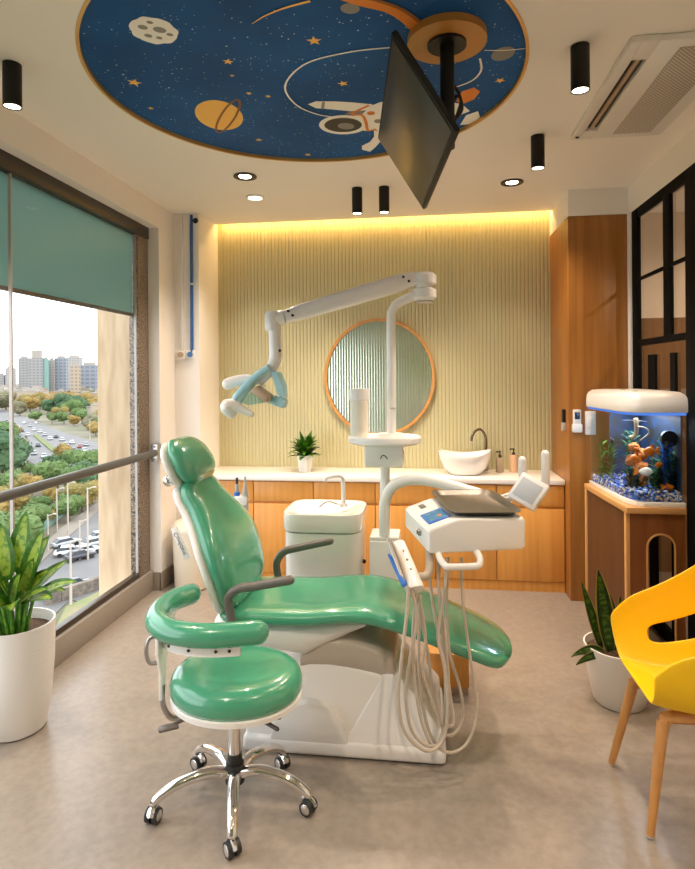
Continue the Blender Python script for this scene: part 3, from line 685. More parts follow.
for k, (dx, dy, dz, r) in enumerate(((0, 0, 0, .055), (.02, .01, .07, .048), (-.02, .02, .11, .04), (.03, .03, .15, .04), (-.015, .01, .19, .032))): b.ball((1.24+dx, 3.66+dy, .975+dz), (r, r, r*.9), 3, 0, .16, k)
tag(build('rock_ornament', b, mat('rock_rust', (.70, .19, .012, 1), .7, noise=(14, (.16, .06, .02, 1)))), 'rust coloured rock tower standing in the aquarium gravel', 'ornament')
b = B(); b.lathe([(0, 0), (.05, .02), (.06, .06), (.05, .10), (.02, .12), (0, .12)], (1.33, 3.56, .94), 18); 
for k in range(40):
    a = g.uniform(0, 2*PI); b.leaf((1.33+.03*math.cos(a), 3.56+.03*math.sin(a), .98+g.uniform(0, .06)), (math.cos(a), math.sin(a), g.uniform(.2, 1)), (0, 0, 1), .07, .02, .5, 4)
tag(build('moss_cave', b, mat('moss_dark', (.01, .05, .015, 1), .8)), 'dark mossy cave on the aquarium bottom', 'ornament')
M['plantmid'] = mat('plant_mid', (.03, .17, .05, 1), .5)
def waterplant(x, y, h, n, m, label, w=.014):
    g = random.Random(int(x*999)); b = B()
    for s in range(3):
        sx, sy = x+g.uniform(-.035, .03), y+g.uniform(-.02, .03); b.tube([(sx, sy, .935), (sx+g.uniform(-.02, .02), sy, .935+h)], .002, 6)
        for k in range(n):
            a = g.uniform(0, 2*PI); b.leaf((sx, sy, .95+h*k/n), (math.cos(a), math.sin(a), .8), (0, 0, 1), g.uniform(.035, .06), w*1.2, .3, 4)
    tag(build('aquarium_plant', b, m), label, 'plant', 'plastic plants in the aquarium')
waterplant(1.345, 3.50, .26, 34, mat('plant_blue', (.02, .12, .50, 1), .5), 'bushy blue plant in the aquarium')
waterplant(1.375, 3.60, .30, 34, mat('plant_green', (.015, .13, .03, 1), .5), 'tall dark green plant at the aquarium backdrop')
waterplant(1.13, 3.86, .22, 26, M['leaffern'], 'narrow green plant at the left glass of the aquarium')
waterplant(1.21, 3.58, .10, 26, mat('plant_teal', (.01, .10, .06, 1), .5), 'low dark green plant before the rock tower')
def fish(x, y, z, L, rz, m, label, m2=None):
    b = B(); secs = []
    for i in range(9):
        u = i/8; w = math.sin(PI*min(1, u*.9+.08))**.8
        secs.append([Vector((-L/2+L*.72*u, .16*L*w*math.cos(2*PI*k/12), .25*L*w*math.sin(2*PI*k/12))) for k in range(12)])
    b.loft(secs)
    t = thing('goldfish', label, 'fish', (x, y, z), 'fish in the aquarium'); t.rotation_euler = (0, 0, rz)
    build('fish_body', b, m, t, 60, local=True)
    b = B(); b.prism([(.16*L, .0), (.30*L, .20*L), (.50*L, .26*L), (.42*L, 0), (.5*L, -.24*L), (.30*L, -.18*L)], -.0012, .0012, 'y'); build('tail', b, m2 or m, t, 0, local=True)
    b = B(); b.prism([(-.15*L, .2*L), (.0, .40*L), (.12*L, .34*L), (.12*L, .16*L)], -.001, .001, 'y'); b.prism([(-.1*L, -.2*L), (.02*L, -.36*L), (.1*L, -.18*L)], -.001, .001, 'y'); build('fin', b, m2 or m, t, 0, local=True)
    b = B(); 
    for s in (-1, 1): b.ball((-.40*L, s*.085*L, .04*L), .022*L, 1)
    build('eye', b, M['black'], t, 60, local=True)
fish_more = True
of = mat('fish_orange', (.90, .22, .01, 1), .35); wf = mat('fish_white', (.85, .80, .72, 1), .35)
fish(1.265, 3.50, 1.165, .10, .2, of, 'orange goldfish swimming at mid height in the aquarium')
fish(1.215, 3.50, 1.05, .10, 2.9, wf, 'white and orange goldfish low in the aquarium', of)
fish(1.335, 3.48, .968, .075, 3.3, of, 'orange goldfish close to the gravel')
fish(1.195, 3.55, 1.12, .085, .5, of, 'orange goldfish beside the rock tower')
fish(1.115, 3.72, 1.20, .07, 1.5, M['black'], 'small black fish near the left glass')
waterplant(1.29, 3.50, .16, 26, M['plantmid'], 'mid green plant right of the white goldfish')
waterplant(1.38, 3.50, .20, 28, M['plantmid'], 'green plant at the right end of the aquarium front')
waterplant(1.25, 3.80, .30, 30, M['plantmid'], 'tall green plant at the back of the aquarium')
waterplant(1.16, 3.98, .18, 24, mat('plant_rust', (.30, .08, .02, 1), .5), 'rust brown plant at the far left glass of the aquarium')
fish(1.30, 3.49, 1.09, .06, .4, of, 'small orange goldfish beneath the filter')
fl = thing('tank_filter', 'black internal filter hanging in the aquarium corner', 'filter', (1.35, 3.50, 1.20))
b = B(); b.cyl((1.355, 3.52, 1.235), (1.355, 3.49, 1.235), .045, seg=24); build('filter_head', b, M['black'], fl)
b = B(); b.tube([(1.345, 3.50, 1.22), (1.335, 3.50, 1.15)], [.018, .010], 14); build('filter_nozzle', b, M['rubber'], fl)
b = B(); b.tube(cr([(1.20, 3.56, 1.345), (1.20, 3.56, 1.26), (1.17, 3.56, 1.23)], 6), .012, 10); b.tube(cr([(1.20, 3.55, 1.30), (1.25, 3.55, 1.29), (1.265, 3.55, 1.26), (1.22, 3.55, 1.22)], 6), .004, 8)
tag(build('air_pipe', b, mat('pipe_tan', (.5, .36, .2, 1), .4)), 'tan air pipe hanging under the aquarium lid', 'pipe')
l = bpy.data.lights.new('tank', 'AREA'); l.shape = 'RECTANGLE'; l.size = .2; l.size_y = .45; l.energy = 5.0; l.color = (.95, .97, 1)
o = bpy.data.objects.new('tank_lamp', l); C.objects.link(o); o.location = (1.26, 3.75, 1.365)

# ================================================================== SNAKE PLANT
qx, qy = .935, 3.035
sk = thing('snake_plant', 'snake plant in a white ribbed pot between the stand and the yellow chair', 'plant', (qx, qy, 0))
b = B(); b.lathe([(0, 0), (.112, 0), (.12, .008), (.145, .13), (.160, .255), (.162, .275), (.154, .275), (.15, .24), (0, .24)], (qx, qy, .001), 44); build('pot', b, M['pot'], sk)
b = B(); b.lathe([(.150, .24), (.10, .25), (0, .253)], (qx, qy, .001), 30); build('soil', b, M['soil'], sk)
for (x, y, dx, dy, dz, L, w, bd, tw) in ((.885, 3.0, -.13, .0, 1, .40, .080, .03, 0), (.85, 3.02, -.25, .1, 1, .33, .05, .06, .3), (.92, 3.02, -.1, .02, 1, .27, .06, 0, -.3), (.85, 2.98, -.95, -.1, .55, .17, .045, .8, 0), (.845, 2.96, -1, -.15, .16, .15, .035, .6, 0), (.985, 3.06, .12, .0, 1, .27, .035, .03, .2), (.96, 3.08, .02, .1, 1, .24, .04, 0, 0), (1.0, 3.03, .2, .1, 1, .30, .03, .04, .4)):
    b = B(); d = Vector((dx, dy, dz)).normalized(); b.leaf((x, y, .255), d, (.25+tw, -1, .3), L, w, bd, 12, thick=.003, two=True)
    lf = build('leaf', b, [M['leafdark'], M['leafstreak']], sk)
    b = B(); b.leaf((x+.0, y+.004, .254), d, (.25+tw, -1, .3), L*1.01, w*1.18, bd, 12, thick=.0015); build('leaf_margin', b, M['leafedge'], lf)

# ================================================================== BIG PLANTER
pcx, pcy = -1.862, 2.485
bp_ = thing('potted_dieffenbachia', 'dieffenbachia with pale marked leaves in a big white ribbed planter by the window', 'plant', (pcx, pcy, 0))
b = B(); b.lathe([(0, 0), (.112, 0), (.122, .008), (.145, .14), (.158, .30), (.163, .47), (.163, .487), (.154, .487), (.150, .44), (0, .44)], (pcx, pcy, .001), 56); build('pot', b, M['pot'], bp_)
b = B(); b.lathe([(.151, .44), (.09, .448), (0, .452)], (pcx, pcy, .001), 30); build('soil', b, M['soil'], bp_)
g = random.Random(11)
lm = M['leaf']
LV = [(-1.79, 2.47, 0.276, 0.115, 0.1, 1.3, 0.35, 0.675), (-1.89, 2.45, 0.258, 0.115, 2.6, 1.35, 0.25, 0.705), (-1.73, 2.45, 0.265, 0.1, -0.12, 0.62, 0.5, 0.615), (-1.75, 2.42, 0.234, 0.1, -0.45, 0.35, 0.7, 0.555), (-1.97, 2.4, 0.258, 0.11, 3.7, 0.9, 0.5, 0.655), (-1.85, 2.4, 0.258, 0.11, 4.5, 1.15, 0.5, 0.635), (-1.76, 2.5, 0.203, 0.1, 0.5, 0.9, 0.5, 0.635), (-1.81, 2.37, 0.203, 0.09, 5.4, 0.5, 0.8, 0.515), (-2.0, 2.47, 0.258, 0.11, 2.9, 1.0, 0.4, 0.695), (-1.85, 2.48, 0.276, 0.12, 1.0, 1.42, 0.2, 0.735), (-1.81, 2.44, 0.218, 0.1, 0.2, 0.95, 0.4, 0.575), (-1.93, 2.36, 0.221, 0.1, 4.7, 0.7, 0.7, 0.555), (-1.84, 2.42, 0.239, 0.1, 5.6, 1.0, 0.5, 0.575), (-1.78, 2.41, 0.203, 0.09, -0.2, 0.75, 0.6, 0.495), (-1.88, 2.4, 0.239, 0.1, 3.9, 1.2, 0.4, 0.575), (-1.92, 2.46, 0.258, 0.11, 3.3, 1.2, 0.3, 0.635), (-1.83, 2.5, 0.258, 0.105, 0.8, 1.15, 0.3, 0.655), (-1.95, 2.43, 0.239, 0.1, 4.2, 1.0, 0.4, 0.535), (-1.77, 2.46, 0.187, 0.09, 0.3, 0.4, 0.8, 0.495), (-1.85, 2.36, 0.221, 0.09, 5.0, 0.8, 0.6, 0.495), (-1.91, 2.4, 0.239, 0.1, 4.4, 1.25, 0.3, 0.515), (-1.82, 2.46, 0.239, 0.1, -0.3, 1.2, 0.3, 0.515)]
for k, (tx, ty, L, w, az, el, bd, h) in enumerate(LV):
    h = max(h, .60); bd *= .6; w *= .9; el = max(el, .62)
    b0 = Vector((pcx+(tx-pcx)*.45, pcy+(ty-pcy)*.45, .44)); b1 = Vector((pcx+(tx-pcx)*.85, pcy+(ty-pcy)*.85, h))
    P = cr([b0, (b0+b1)/2+Vector((0, 0, .01)), b1], 6)
    b = B(); b.tube(P, [.009-.004*i/len(P) for i in range(len(P))], 8); sm = build('stem', b, M['leaffern'], bp_)
    b = B(); d = (math.cos(az)*math.cos(el), math.sin(az)*math.cos(el), math.sin(el))
    b.leaf(b1-Vector(d)*.02, d, (-.1+.3*math.sin(k), -.9, .45) if el > .92 else (.1*math.sin(k), -.35, 1), L, w, bd, 12, fold=.22, two=True); build('leaf', b, [M['leaf'], M['leafpale']], sm)

# ================================================================== YELLOW ARMCHAIR (faces the dental chair)
yc = thing('yellow_armchair', 'yellow plastic armchair with a cutout shell and pale wooden legs', 'chair', (1.05, 2.33, 0))
def shell():
    t = bmesh.new(); NU, NV = 33, 25; G = {}
    for j in range(NV):
        v = j/(NV-1)                     # 0 front edge ... 1 top of the back
        if v < .6: q = v/.6; X = .765+.40*q; zs = .452-.03*math.sin(PI*q*.9)+.0*q
        else: q = (v-.6)/.4; a = q*R(76); X = 1.165+.13*math.sin(a)+.0; zs = .447-.0+.13*(1-math.cos(a))+.30*q**1.2
        hw = .235+.02*math.sin(PI*min(1, v*1.1))
        # height of the rim over the seat along the chair
        rim = .14+.12*min(1, v/.12)**.8+(.18*max(0, v-.12)/.48) if v < .6 else .44-.42*((v-.6)/.4)**.9
        for i in range(NU):
            u = -1+2*i/(NU-1); s = abs(u); k = max(0, (s-.5)/.5)
            y = hw*(min(s, .5)/.5*.66+.34*(1-(1-k)**2.0)) ; z = zs+rim*k**1.25*(.86 if u < 0 else 1.0)
            xo = -.02*k*(1-v)+.015*k**2*min(1, v/.15)*(1-v)
            if v > .6: xo -= .18*k**1.2*((v-.6)/.4)**.5*.9
            G[i, j] = t.verts.new((X+xo, 2.335+math.copysign(y, u), z))
    for j in range(NV-1):
        for i in range(NU-1):
            u = -1+2*(i+.5)/(NU-1); v = (j+.5)/(NV-1)
            if .66 < abs(u) < .74 and .20 < v < .86: continue
            t.faces.new((G[i, j], G[i+1, j], G[i+1, j+1], G[i, j+1]))
    bmesh.ops.recalc_face_normals(t, faces=t.faces)
    for v in list(t.verts):
        if not v.link_faces: t.verts.remove(v)
    for _ in range(3):
        bmesh.ops.smooth_vert(t, verts=[v for v in t.verts if v.is_boundary], factor=.4, use_axis_x=True, use_axis_y=True, use_axis_z=True)
    return t
b = B(); b.add(shell()); so = build('seat_shell', b, M['yellow'], yc, 0)
so.data.polygons.foreach_set('use_smooth', [True]*len(so.data.polygons))
md = so.modifiers.new('s', 'SOLIDIFY'); md.thickness = .011; md.offset = 0
md = so.modifiers.new('b', 'SUBSURF'); md.levels = 1; md.render_levels = 2
def leg(name, p0, p1, par, r0=.013, r1=.021):
    b = B(); P = cr([p0, (Vector(p0)+Vector(p1))/2, p1], 4); b.tube(P, [r0+(r1-r0)*i/(len(P)-1) for i in range(len(P))], 14, round_end=False)
    lo = build(name, b, M['wood_leg'], par)
    d = (Vector(p1)-Vector(p0)).normalized(); b = B(); b.cyl(Vector(p0)+d*.0, Vector(p0)-d*.006, r0*1.02, seg=14); build('foot_pad', b, M['grey'], lo); return lo
for p0, p1 in (((.762, 2.152, .007), (.825, 2.20, .378)), ((.750, 2.535, .007), (.818, 2.47, .378)), ((1.33, 2.15, .007), (1.26, 2.20, .378)), ((1.33, 2.53, .007), (1.26, 2.47, .378))): leg('leg', p0, p1, yc)
b = B()
for y in (2.20, 2.47): b.tube(cr([(.825, y, .360), (.835, y, .385), (.87, y, .392), (1.22, y, .392), (1.255, y, .380), (1.26, y, .360)], 6), .020, 12)
b.box((.86, 2.19, .385), (.90, 2.48, .408), .004); b.box((1.18, 2.19, .385), (1.22, 2.48, .408), .004)
build('seat_frame', b, M['wood_leg'], yc)

# ================================================================== OPERATOR STOOL
sx, sy = -.711, 2.127
stl = thing('operator_stool', 'green round stool with a curved torso rest on a chrome five star base', 'stool', (sx, sy, 0))
b = B(); b.cyl((sx, sy, .095), (sx, sy, .165), .036, .033, 24); b.cyl((sx, sy, .15), (sx, sy, .20), .030, .026, 24); build('hub', b, M['rubber'], stl)
b = B(); b.cyl((sx, sy, .19), (sx, sy, .40), .0235, seg=24); build('gas_lift', b, M['chrome'], stl)
for k, (wx, wy) in enumerate(((-.648, 1.905), (-.978, 2.014), (-.432, 2.122), (-.928, 2.315), (-.585, 2.352))):
    d = Vector((wx-sx, wy-sy, 0)); L = d.length; d.normalize()
    P = cr([(sx+d.x*.03, sy+d.y*.03, .130), (sx+d.x*L*.35, sy+d.y*L*.35, .142), (sx+d.x*L*.70, sy+d.y*L*.70, .122), (sx+d.x*L*.93, sy+d.y*L*.93, .088), (wx, wy, .068)], 6)
    b = B(); b.tube(P, [.021-.006*i/len(P) for i in range(len(P))], 14, sx=1.15, round_end=True); lg = build('base_leg', b, M['chrome'], stl)
    b = B(); b.cyl((wx, wy, .04), (wx, wy, .072), .006, seg=10); 
    q = Vector((-d.y, d.x, 0)); ang = (.5, 1.1, -.4, .2, 1.3)[k]; q = Matrix.Rotation(ang, 3, 'Z') @ q
    for s in (-1, 1):
        c = Vector((wx, wy, .026))+q*s*.014; b.cyl(c-q*.009*s, c+q*.009*s, .0255, seg=22); b.cyl(c+q*.0088*s, c+q*.011*s, .019, .016, seg=22, mi=1)
    f = Vector((-q.y, q.x, 0)); b.tube([Vector((wx, wy, .026))+f*.027*math.cos(a)+Vector((0, 0, .029*math.sin(a))) for a in [PI*.1+PI*.8*i/8 for i in range(9)]], .009, 8, sx=1.6, mi=1)
    build('caster', b, [M['rubber'], M['chrome']], lg)
rx, ry = .248, .215
def el(r, z, dip=0, n=56): return [Vector((sx+.003+rx*r*math.cos(2*PI*k/n), sy+.02+ry*r*math.sin(2*PI*k/n), z+dip*math.cos(4*PI*k/n)*r*r)) for k in range(n)]
b = B(); b.loft([el(.90, .396), el(.985, .40), el(.99, .418), el(.95, .424)]); build('seat_pan', b, M['white'], stl)
b = B(); b.loft([el(.96, .420), el(1.0, .440), el(1.0, .468), el(.965, .492), el(.89, .507, .002), el(.76, .514, .004), el(.55, .512, .005), el(.3, .506, .004), el(.05, .505)]); build('seat_cushion', b, M['green'], stl, 80)
b = B()
for a in (.55, .75): b.cyl((sx+rx*.9*math.cos(-a), sy+.02+ry*.9*math.sin(-a), .385), (sx+rx*.9*math.cos(-a), sy+.02+ry*.9*math.sin(-a), .398), .008, seg=10)
b.tube([(sx+.06, sy-.05, .385), (sx+.2, sy-.14, .383)], .007, 8, round_end=True); build('seat_bolt', b, M['bronze'], stl)
ring = [(-.978, 2.37, .690), (-1.020, 2.30, .690), (-1.030, 2.20, .688), (-1.000, 2.10, .686), (-.930, 2.035, .684), (-.835, 2.01, .683), (-.735, 2.012, .684), (-.600, 2.050, .685)]
b = B(); P = cr(ring, 8); b.tube(P, .043, 20, round_end=True); build('torso_rest', b, M['green'], stl, 80)
b = B(); lo, hi = [], []
RP = cr([(-1.008, 2.27, 0), (-1.018, 2.19, 0), (-.985, 2.095, 0), (-.92, 2.03, 0), (-.835, 2.003, 0), (-.735, 2.005, 0), (-.655, 2.025, 0)], 6)
secs = []
for p in RP: secs.append([Vector((p.x, p.y-.004, .655)), Vector((p.x, p.y-.004, .612)), Vector((p.x+.002, p.y+.006, .612)), Vector((p.x+.002, p.y+.006, .655))])
b.loft(secs); rp = build('rest_plate', b, M['white'], stl)
b = B()
for p in (RP[12], RP[18], RP[24], RP[30], RP[33]): b.ball((p.x, p.y-.006, .632), (.006, .004, .006), 2)
build('plate_screw', b, M['bronze'], rp)
b = B(); b.prism([(2.02, .66), (2.02, .60), (2.045, .52), (2.045, .42), (2.075, .42), (2.085, .54), (2.12, .61), (2.14, .66)], -.998, -.985, 'x', .003); b.bm.transform(Matrix.Translation((.028, 0, 0))); br = build('rest_bracket', b, M['white'], stl)
b = B(); b.tube(cr([(-.962, 2.06, .47), (-.960, 2.06, .40), (-.935, 2.065, .352), (-.91, 2.08, .345), (-.85, 2.10, .372), (-.78, 2.11, .388)], 8), .0105, 12); build('support_tube', b, M['steel'], stl)
b = B(); b.tube(cr([(-.965, 2.05, .655), (-.995, 2.03, .652), (-1.005, 2.025, .61), (-.995, 2.03, .565), (-.965, 2.05, .56)], 6), .008, 10); build('handle', b, M['steel'], br)
b = B(); b.tube([(-.82, 2.06, .375), (-.895, 2.01, .362)], .006, 8); b.obox(Vector((-.91, 1.995, .357)), (.07, .035, .012), Matrix.Rotation(.55, 3, 'Z'), .005); build('height_lever', b, M['dgrey'], stl)

# ================================================================== DENTAL CHAIR
dc = thing('dental_chair', 'green reclining dental chair with grey armrests on a white base', 'dental chair', (-.35, 2.68, 0))
CY = 2.685
W = M['white']
# base
def slab(b, x0, x1, y0, y1, z0, z1, bev): b.box((x0, y0, z0), (x1, y1, z1), bev, seg=3)
b = B(); slab(b, -.78, .078, 2.43, 2.94, .006, .075, .02); base = build('base', b, W, dc)
b = B(); slab(b, -.77, .062, 2.452, 2.92, .0, .014, .003); build('base_pad', b, M['rubber'], base)
b = B()
def hump(prof, y0, y1, inset, bev=.012):
    b = B(); n = len(prof); zt = max(p[1] for p in prof)
    secs = []
    for y, k in ((y0, 0), (y0+inset*.4, .5), (y0+inset, 1), (y1-inset, 1), (y1-inset*.4, .5), (y1, 0)):
        pass
    t = bmesh.new(); rows = []
    for f in (0, 1):
        rows.append([t.verts.new((x, (y0+inset*(z-.05)/.3) if f == 0 else (y1-inset*(z-.05)/.3), z)) for x, z in prof])
    t.faces.new(rows[0]); t.faces.new(rows[1][::-1])
    for i in range(n): t.faces.new((rows[0][i], rows[1][i], rows[1][(i+1) % n], rows[0][(i+1) % n]))
    bmesh.ops.recalc_face_normals(t, faces=t.faces)
    bmesh.ops.bevel(t, geom=list(t.edges), offset=bev, segments=3, profile=.5, affect='EDGES')
    b.add(t); return b
build('foot_housing', hump([(-.345, .06), (-.185, .335), (-.165, .348), (-.125, .345), (.062, .135), (.066, .06)], 2.435, 2.935, .07), W, base)
arcp = [(-.775, .06), (-.77, .16), (-.70, .27), (-.60, .345), (-.50, .375), (-.40, .372), (-.28, .352), (-.17, .325), (-.17, .06)]
build('drive_housing', hump(arcp, 2.445, 2.925, .06, .02), W, base)
b = B(); P = [(-.66, .06), (-.64, .14), (-.58, .20), (-.50, .225), (-.41, .21), (-.35, .15), (-.325, .06)]
b.prism(P, 2.433, 2.6, 'y', .006); build('service_cover', b, W, base)
# swing arm cover between base and seat
b = B(); secs = []
for x, z0, z1 in ((-.54, .33, .41), (-.50, .33, .455), (-.42, .33, .485), (-.32, .32, .478), (-.22, .31, .452), (-.14, .29, .415), (-.13, .28, .35)):
    secs.append(superell(Vector((x, CY, (z0+z1)/2)), .185, (z1-z0)/2, (0, 1, 0), (0, 0, 1), 28, 4))
b.loft(secs); build('lift_cover', b, mat('cover_white_shaded', (.50, .43, .36, 1), .35), dc, 60)  # white cover coloured greige: the shade under the seat is in its colour
b = B(); secs = []
for x, zc, w, h in ((-.92, .505, .20, .045), (-.85, .50, .22, .055), (-.66, .475, .225, .075), (-.52, .465, .215, .085), (-.44, .485, .195, .066), (-.34, .515, .185, .040), (-.26, .530, .16, .02)):
    secs.append(superell(Vector((x, CY, zc)), w, h, (0, 1, 0), (0, 0, 1), 28, 3.2))
b.loft(secs); build('seat_shell', b, W, dc, 60)
# seat and leg rest, one upholstered sweep
top = [(-.90, .598), (-.80, .603), (-.65, .607), (-.50, .612), (-.36, .628), (-.25, .630), (-.15, .612), (-.02, .574), (.10, .530), (.20, .492), (.28, .460), (.34, .433), (.372, .412)]
tp = cr([(x, 0, z) for x, z in top], 5)
secs = []; n = len(tp)
for i, p in enumerate(tp):
    d = (tp[min(i+1, n-1)]-tp[max(i-1, 0)]).normalized(); nr = Vector((-d.z, 0, d.x)); x = p.x
    w = .255 if x < 0 else .255-.050*(x/.372)**1.5
    th = .042
    if x < -.80: k = (x+.90)/.10; w *= .75+.25*math.sqrt(max(0, 1-(1-k)**2)); th *= .5+.5*math.sqrt(max(0, 1-(1-k)**2))
    if x > .25: k = min(1, (x-.25)/.122); f = math.sqrt(max(.0, 1-k**3.0)); w *= .30+.70*f; th *= .25+.75*math.sqrt(max(0, 1-k**4))
    c = Vector((p.x, CY, p.z))-nr*th
    sec = superell(c, w, th, (0, 1, 0), nr, 40, 3.0)
    if x < .1:
        for q in sec:                     # slightly dished between the side bolsters
            if (q-c).dot(nr) > 0: q -= nr*.012*max(0, 1-((q.y-CY)/.17)**2)
    secs.append(sec)
b = B(); b.loft(secs); seat = build('seat_cushion', b, M['green'], dc, 80)
# backrest
B0 = Vector((-.835, CY, .575)); B1 = Vector((-1.085, CY, 1.135)); ax = (B1-B0).normalized(); fr = Vector((ax.z, 0, -ax.x))
L = (B1-B0).length
def padloft(o, ax, fr, L, wf, tf, cf, N=26, e=3.0, edge=.12):
    secs = []
    for i in range(N+1):
        s = i/N; s2 = .5-.5*math.cos(PI*s); k = 1
        end = min(s2, 1-s2)/edge
        if end < 1: k = math.sqrt(max(.0, 1-(1-end)**2))
        k = max(k, .06); c = o+ax*(L*s2)+fr*cf(s2)
        secs.append(superell(c, wf(s2)*(.55+.45*k), tf(s2)*k, (0, 1, 0), fr, 40, e))
    return secs
wf = lambda s: .215+.082*math.sin(PI*min(1, (s+.22))*.86)**2-.07*max(0, s-.5)/.5
cf = lambda s: .045*math.sin(PI*min(1, s*1.15))
b = B(); b.loft(padloft(B0, ax, fr, L, wf, lambda s: .060-.012*s, cf)); bk = build('backrest', b, M['green'], dc, 80)
b = B(); secs = []
b.loft(padloft(B0-fr*.045, ax, fr, L*.99, lambda s: wf(s)+.002, lambda s: .032, lambda s: cf(s)*.9, edge=.08)); build('backrest_shell', b, W, bk, 80)
# headrest
H0 = Vector((-1.075, CY, 1.09)); H1 = Vector((-1.178, CY, 1.305)); hax = (H1-H0).normalized(); hfr = Vector((hax.z, 0, -hax.x))
b = B(); b.loft(padloft(H0+hfr*.035, hax, hfr, (H1-H0).length, lambda s: .150+.03*math.sin(PI*s), lambda s: .064-.022*s, lambda s: .012*math.sin(PI*s)-.018*s, 18, 2.5, .36)); hr = build('headrest', b, M['green'], dc, 80)
b = B(); b.loft(padloft(H0-hfr*.018, hax, hfr, (H1-H0).length, lambda s: .148+.03*math.sin(PI*s), lambda s: .026, lambda s: 0, 18, 2.8, .3)); build('headrest_shell', b, W, hr, 80)
b = B(); b.tube([H0-hfr*.02-hax*.09, H0-hfr*.02+hax*.05], .012, 12); b.box((H0.x-.03, CY-.04, H0.z-.03), (H0.x+.0, CY+.04, H0.z+.0), .006); build('headrest_stem', b, M['grey'], dc)
hc = H0+hax*.07-hfr*.055
b = B(); b.tube([hc+Vector((0, -.13, 0)), hc+Vector((0, -.06, 0))], [.026, .026], 16, round_end=True); b.tube([hc, hc+hfr*.03+Vector((0, -.09, 0))], .012, 10); build('headrest_knob', b, M['chrome'], hr)
# name plate on the side of the back shell
pm = B0+ax*(L*.60)-fr*.068+Vector((0, -(wf(.60)+.002), 0))
M3 = Matrix((ax, fr, Vector((0, -1, 0)))).transposed()
b = B(); b.obox(pm, (.145, .030, .008), M3, .003); pln = build('name_plate', b, W, bk); pln['label'] = 'white name plate with dark lettering'
cu = bpy.data.curves.new('lettering', 'FONT'); cu.body = 'Confident'; cu.size = .026; cu.align_x = 'CENTER'; cu.align_y = 'CENTER'; cu.extrude = .0006
to = bpy.data.objects.new('tmp', cu); C.objects.link(to)
dg = bpy.context.evaluated_depsgraph_get(); me = bpy.data.meshes.new_from_object(to.evaluated_get(dg)); bpy.data.objects.remove(to)
X = Matrix((-ax, -fr, Vector((0, -1, 0)))).transposed()
me.transform(X.to_4x4()); off = wloc(pln)
me.transform(Matrix.Translation(pm+Vector((0, -.0045, 0))-off)); me.materials.clear(); me.materials.append(mat('lettering_grey', (.12, .11, .12, 1), .5))
lo = bpy.data.objects.new('lettering', me); C.objects.link(lo); lo.parent = pln
# armrests
for pts in ([(-0.808, 2.395, 0.57), (-0.821, 2.395, 0.628), (-0.82, 2.395, 0.675), (-0.781, 2.395, 0.71), (-0.707, 2.395, 0.725), (-0.558, 2.395, 0.756)], [(-0.73, 2.975, 0.498), (-0.756, 2.975, 0.57), (-0.761, 2.975, 0.642), (-0.723, 2.975, 0.695), (-0.65, 2.975, 0.718), (-0.483, 2.975, 0.758)]):
    b = B(); b.tube(cr(pts, 8), .0195, 16, round_end=True); ar = build('armrest', b, M['dgrey'], dc, 80)
    p = Vector(pts[0]); b = B(); b.tube([p+Vector((0, 0, .02)), p+Vector((.01, 0, -.06)), Vector((p.x+.02, CY+(p.y-CY)*.6, .54))], .014, 12); build('armrest_post', b, W, ar)

# small orange wooden box behind the leg rest
sb = thing('step_stool', 'low orange wooden step stool on the floor behind the dental chair', 'stool', (.12, 3.12, 0))
b = B(); b.box((.0, 3.0, .035), (.212, 3.24, .20), .004); build('stool_body', b, M['wood'], sb)
b = B(); b.box((.004, 3.004, 0), (.208, 3.236, .036)); build('plinth', b, M['tan'], sb)

# bin in the corner
bn = thing('waste_bin', 'cream rounded waste bin on the floor beside the corner pier', 'bin', (-1.765, 4.325, 0))
b = B(); b.lathe([(0, 0), (.125, 0), (.135, .01), (.150, .40), (.152, .44)], (-1.765, 4.325, .001), 40); build('bin_body', b, M['cream'], bn)
b = B(); b.lathe([(.155, .438), (.156, .46), (.13, .50), (.06, .525), (0, .53)], (-1.765, 4.325, .001), 40); build('bin_lid', b, M['cream'], bn)

# ================================================================== SPITTOON
sp = thing('spittoon', 'white spittoon cabinet with a ceramic bowl and a cup filler spout behind the dental chair', 'spittoon', (-.53, 3.30, 0))
def rr(x0, x1, y0, y1, z, e=5, n=48): return superell(Vector(((x0+x1)/2, (y0+y1)/2, z)), (x1-x0)/2, (y1-y0)/2, (1, 0, 0), (0, 1, 0), n, e)
sx0, sx1, sy0, sy1 = -0.771, -0.338, 3.10, 3.50
b = B(); b.loft([rr(sx0+.03, sx1-.03, sy0+.03, sy1-.02, 0), rr(sx0+.03, sx1-.03, sy0+.03, sy1-.02, .10), rr(sx0+.008, sx1-.008, sy0+.008, sy1-.008, .14), rr(sx0+.004, sx1-.004, sy0+.004, sy1-.004, .757)]); build('cabinet_body', b, W, sp)
b = B(); b.loft([rr(sx0, sx1, sy0, sy1, .763), rr(sx0-.005, sx1+.005, sy0-.005, sy1+.005, .775), rr(sx0-.005, sx1+.005, sy0-.005, sy1+.005, .848), rr(sx0-.002, sx1+.002, sy0-.002, sy1+.0, .858), rr(sx0+.02, sx1-.03, sy0+.02, sy1-.03, .858, 3), rr(sx0+.04, sx1-.14, sy0+.05, sy1-.08, .81, 2.4), rr(sx0+.12, sx1-.22, sy0+.13, sy1-.17, .79, 2)]); build('bowl', b, M['ceramic'], sp, 60)
px_, py_ = -0.466, 3.36
b = B(); b.tube(cr([(px_, py_, .85), (px_, py_, .975), (px_-.01, py_, 1.015), (px_-.04, py_-.01, 1.025), (px_-.09, py_-.02, 1.015), (px_-.10, py_-.02, .995)], 8), .0125, 14); spt = build('cup_spout', b, W, sp)
b = B(); b.cyl((px_, py_, .85), (px_, py_, .87), .026, seg=24); build('spout_base', b, W, spt)
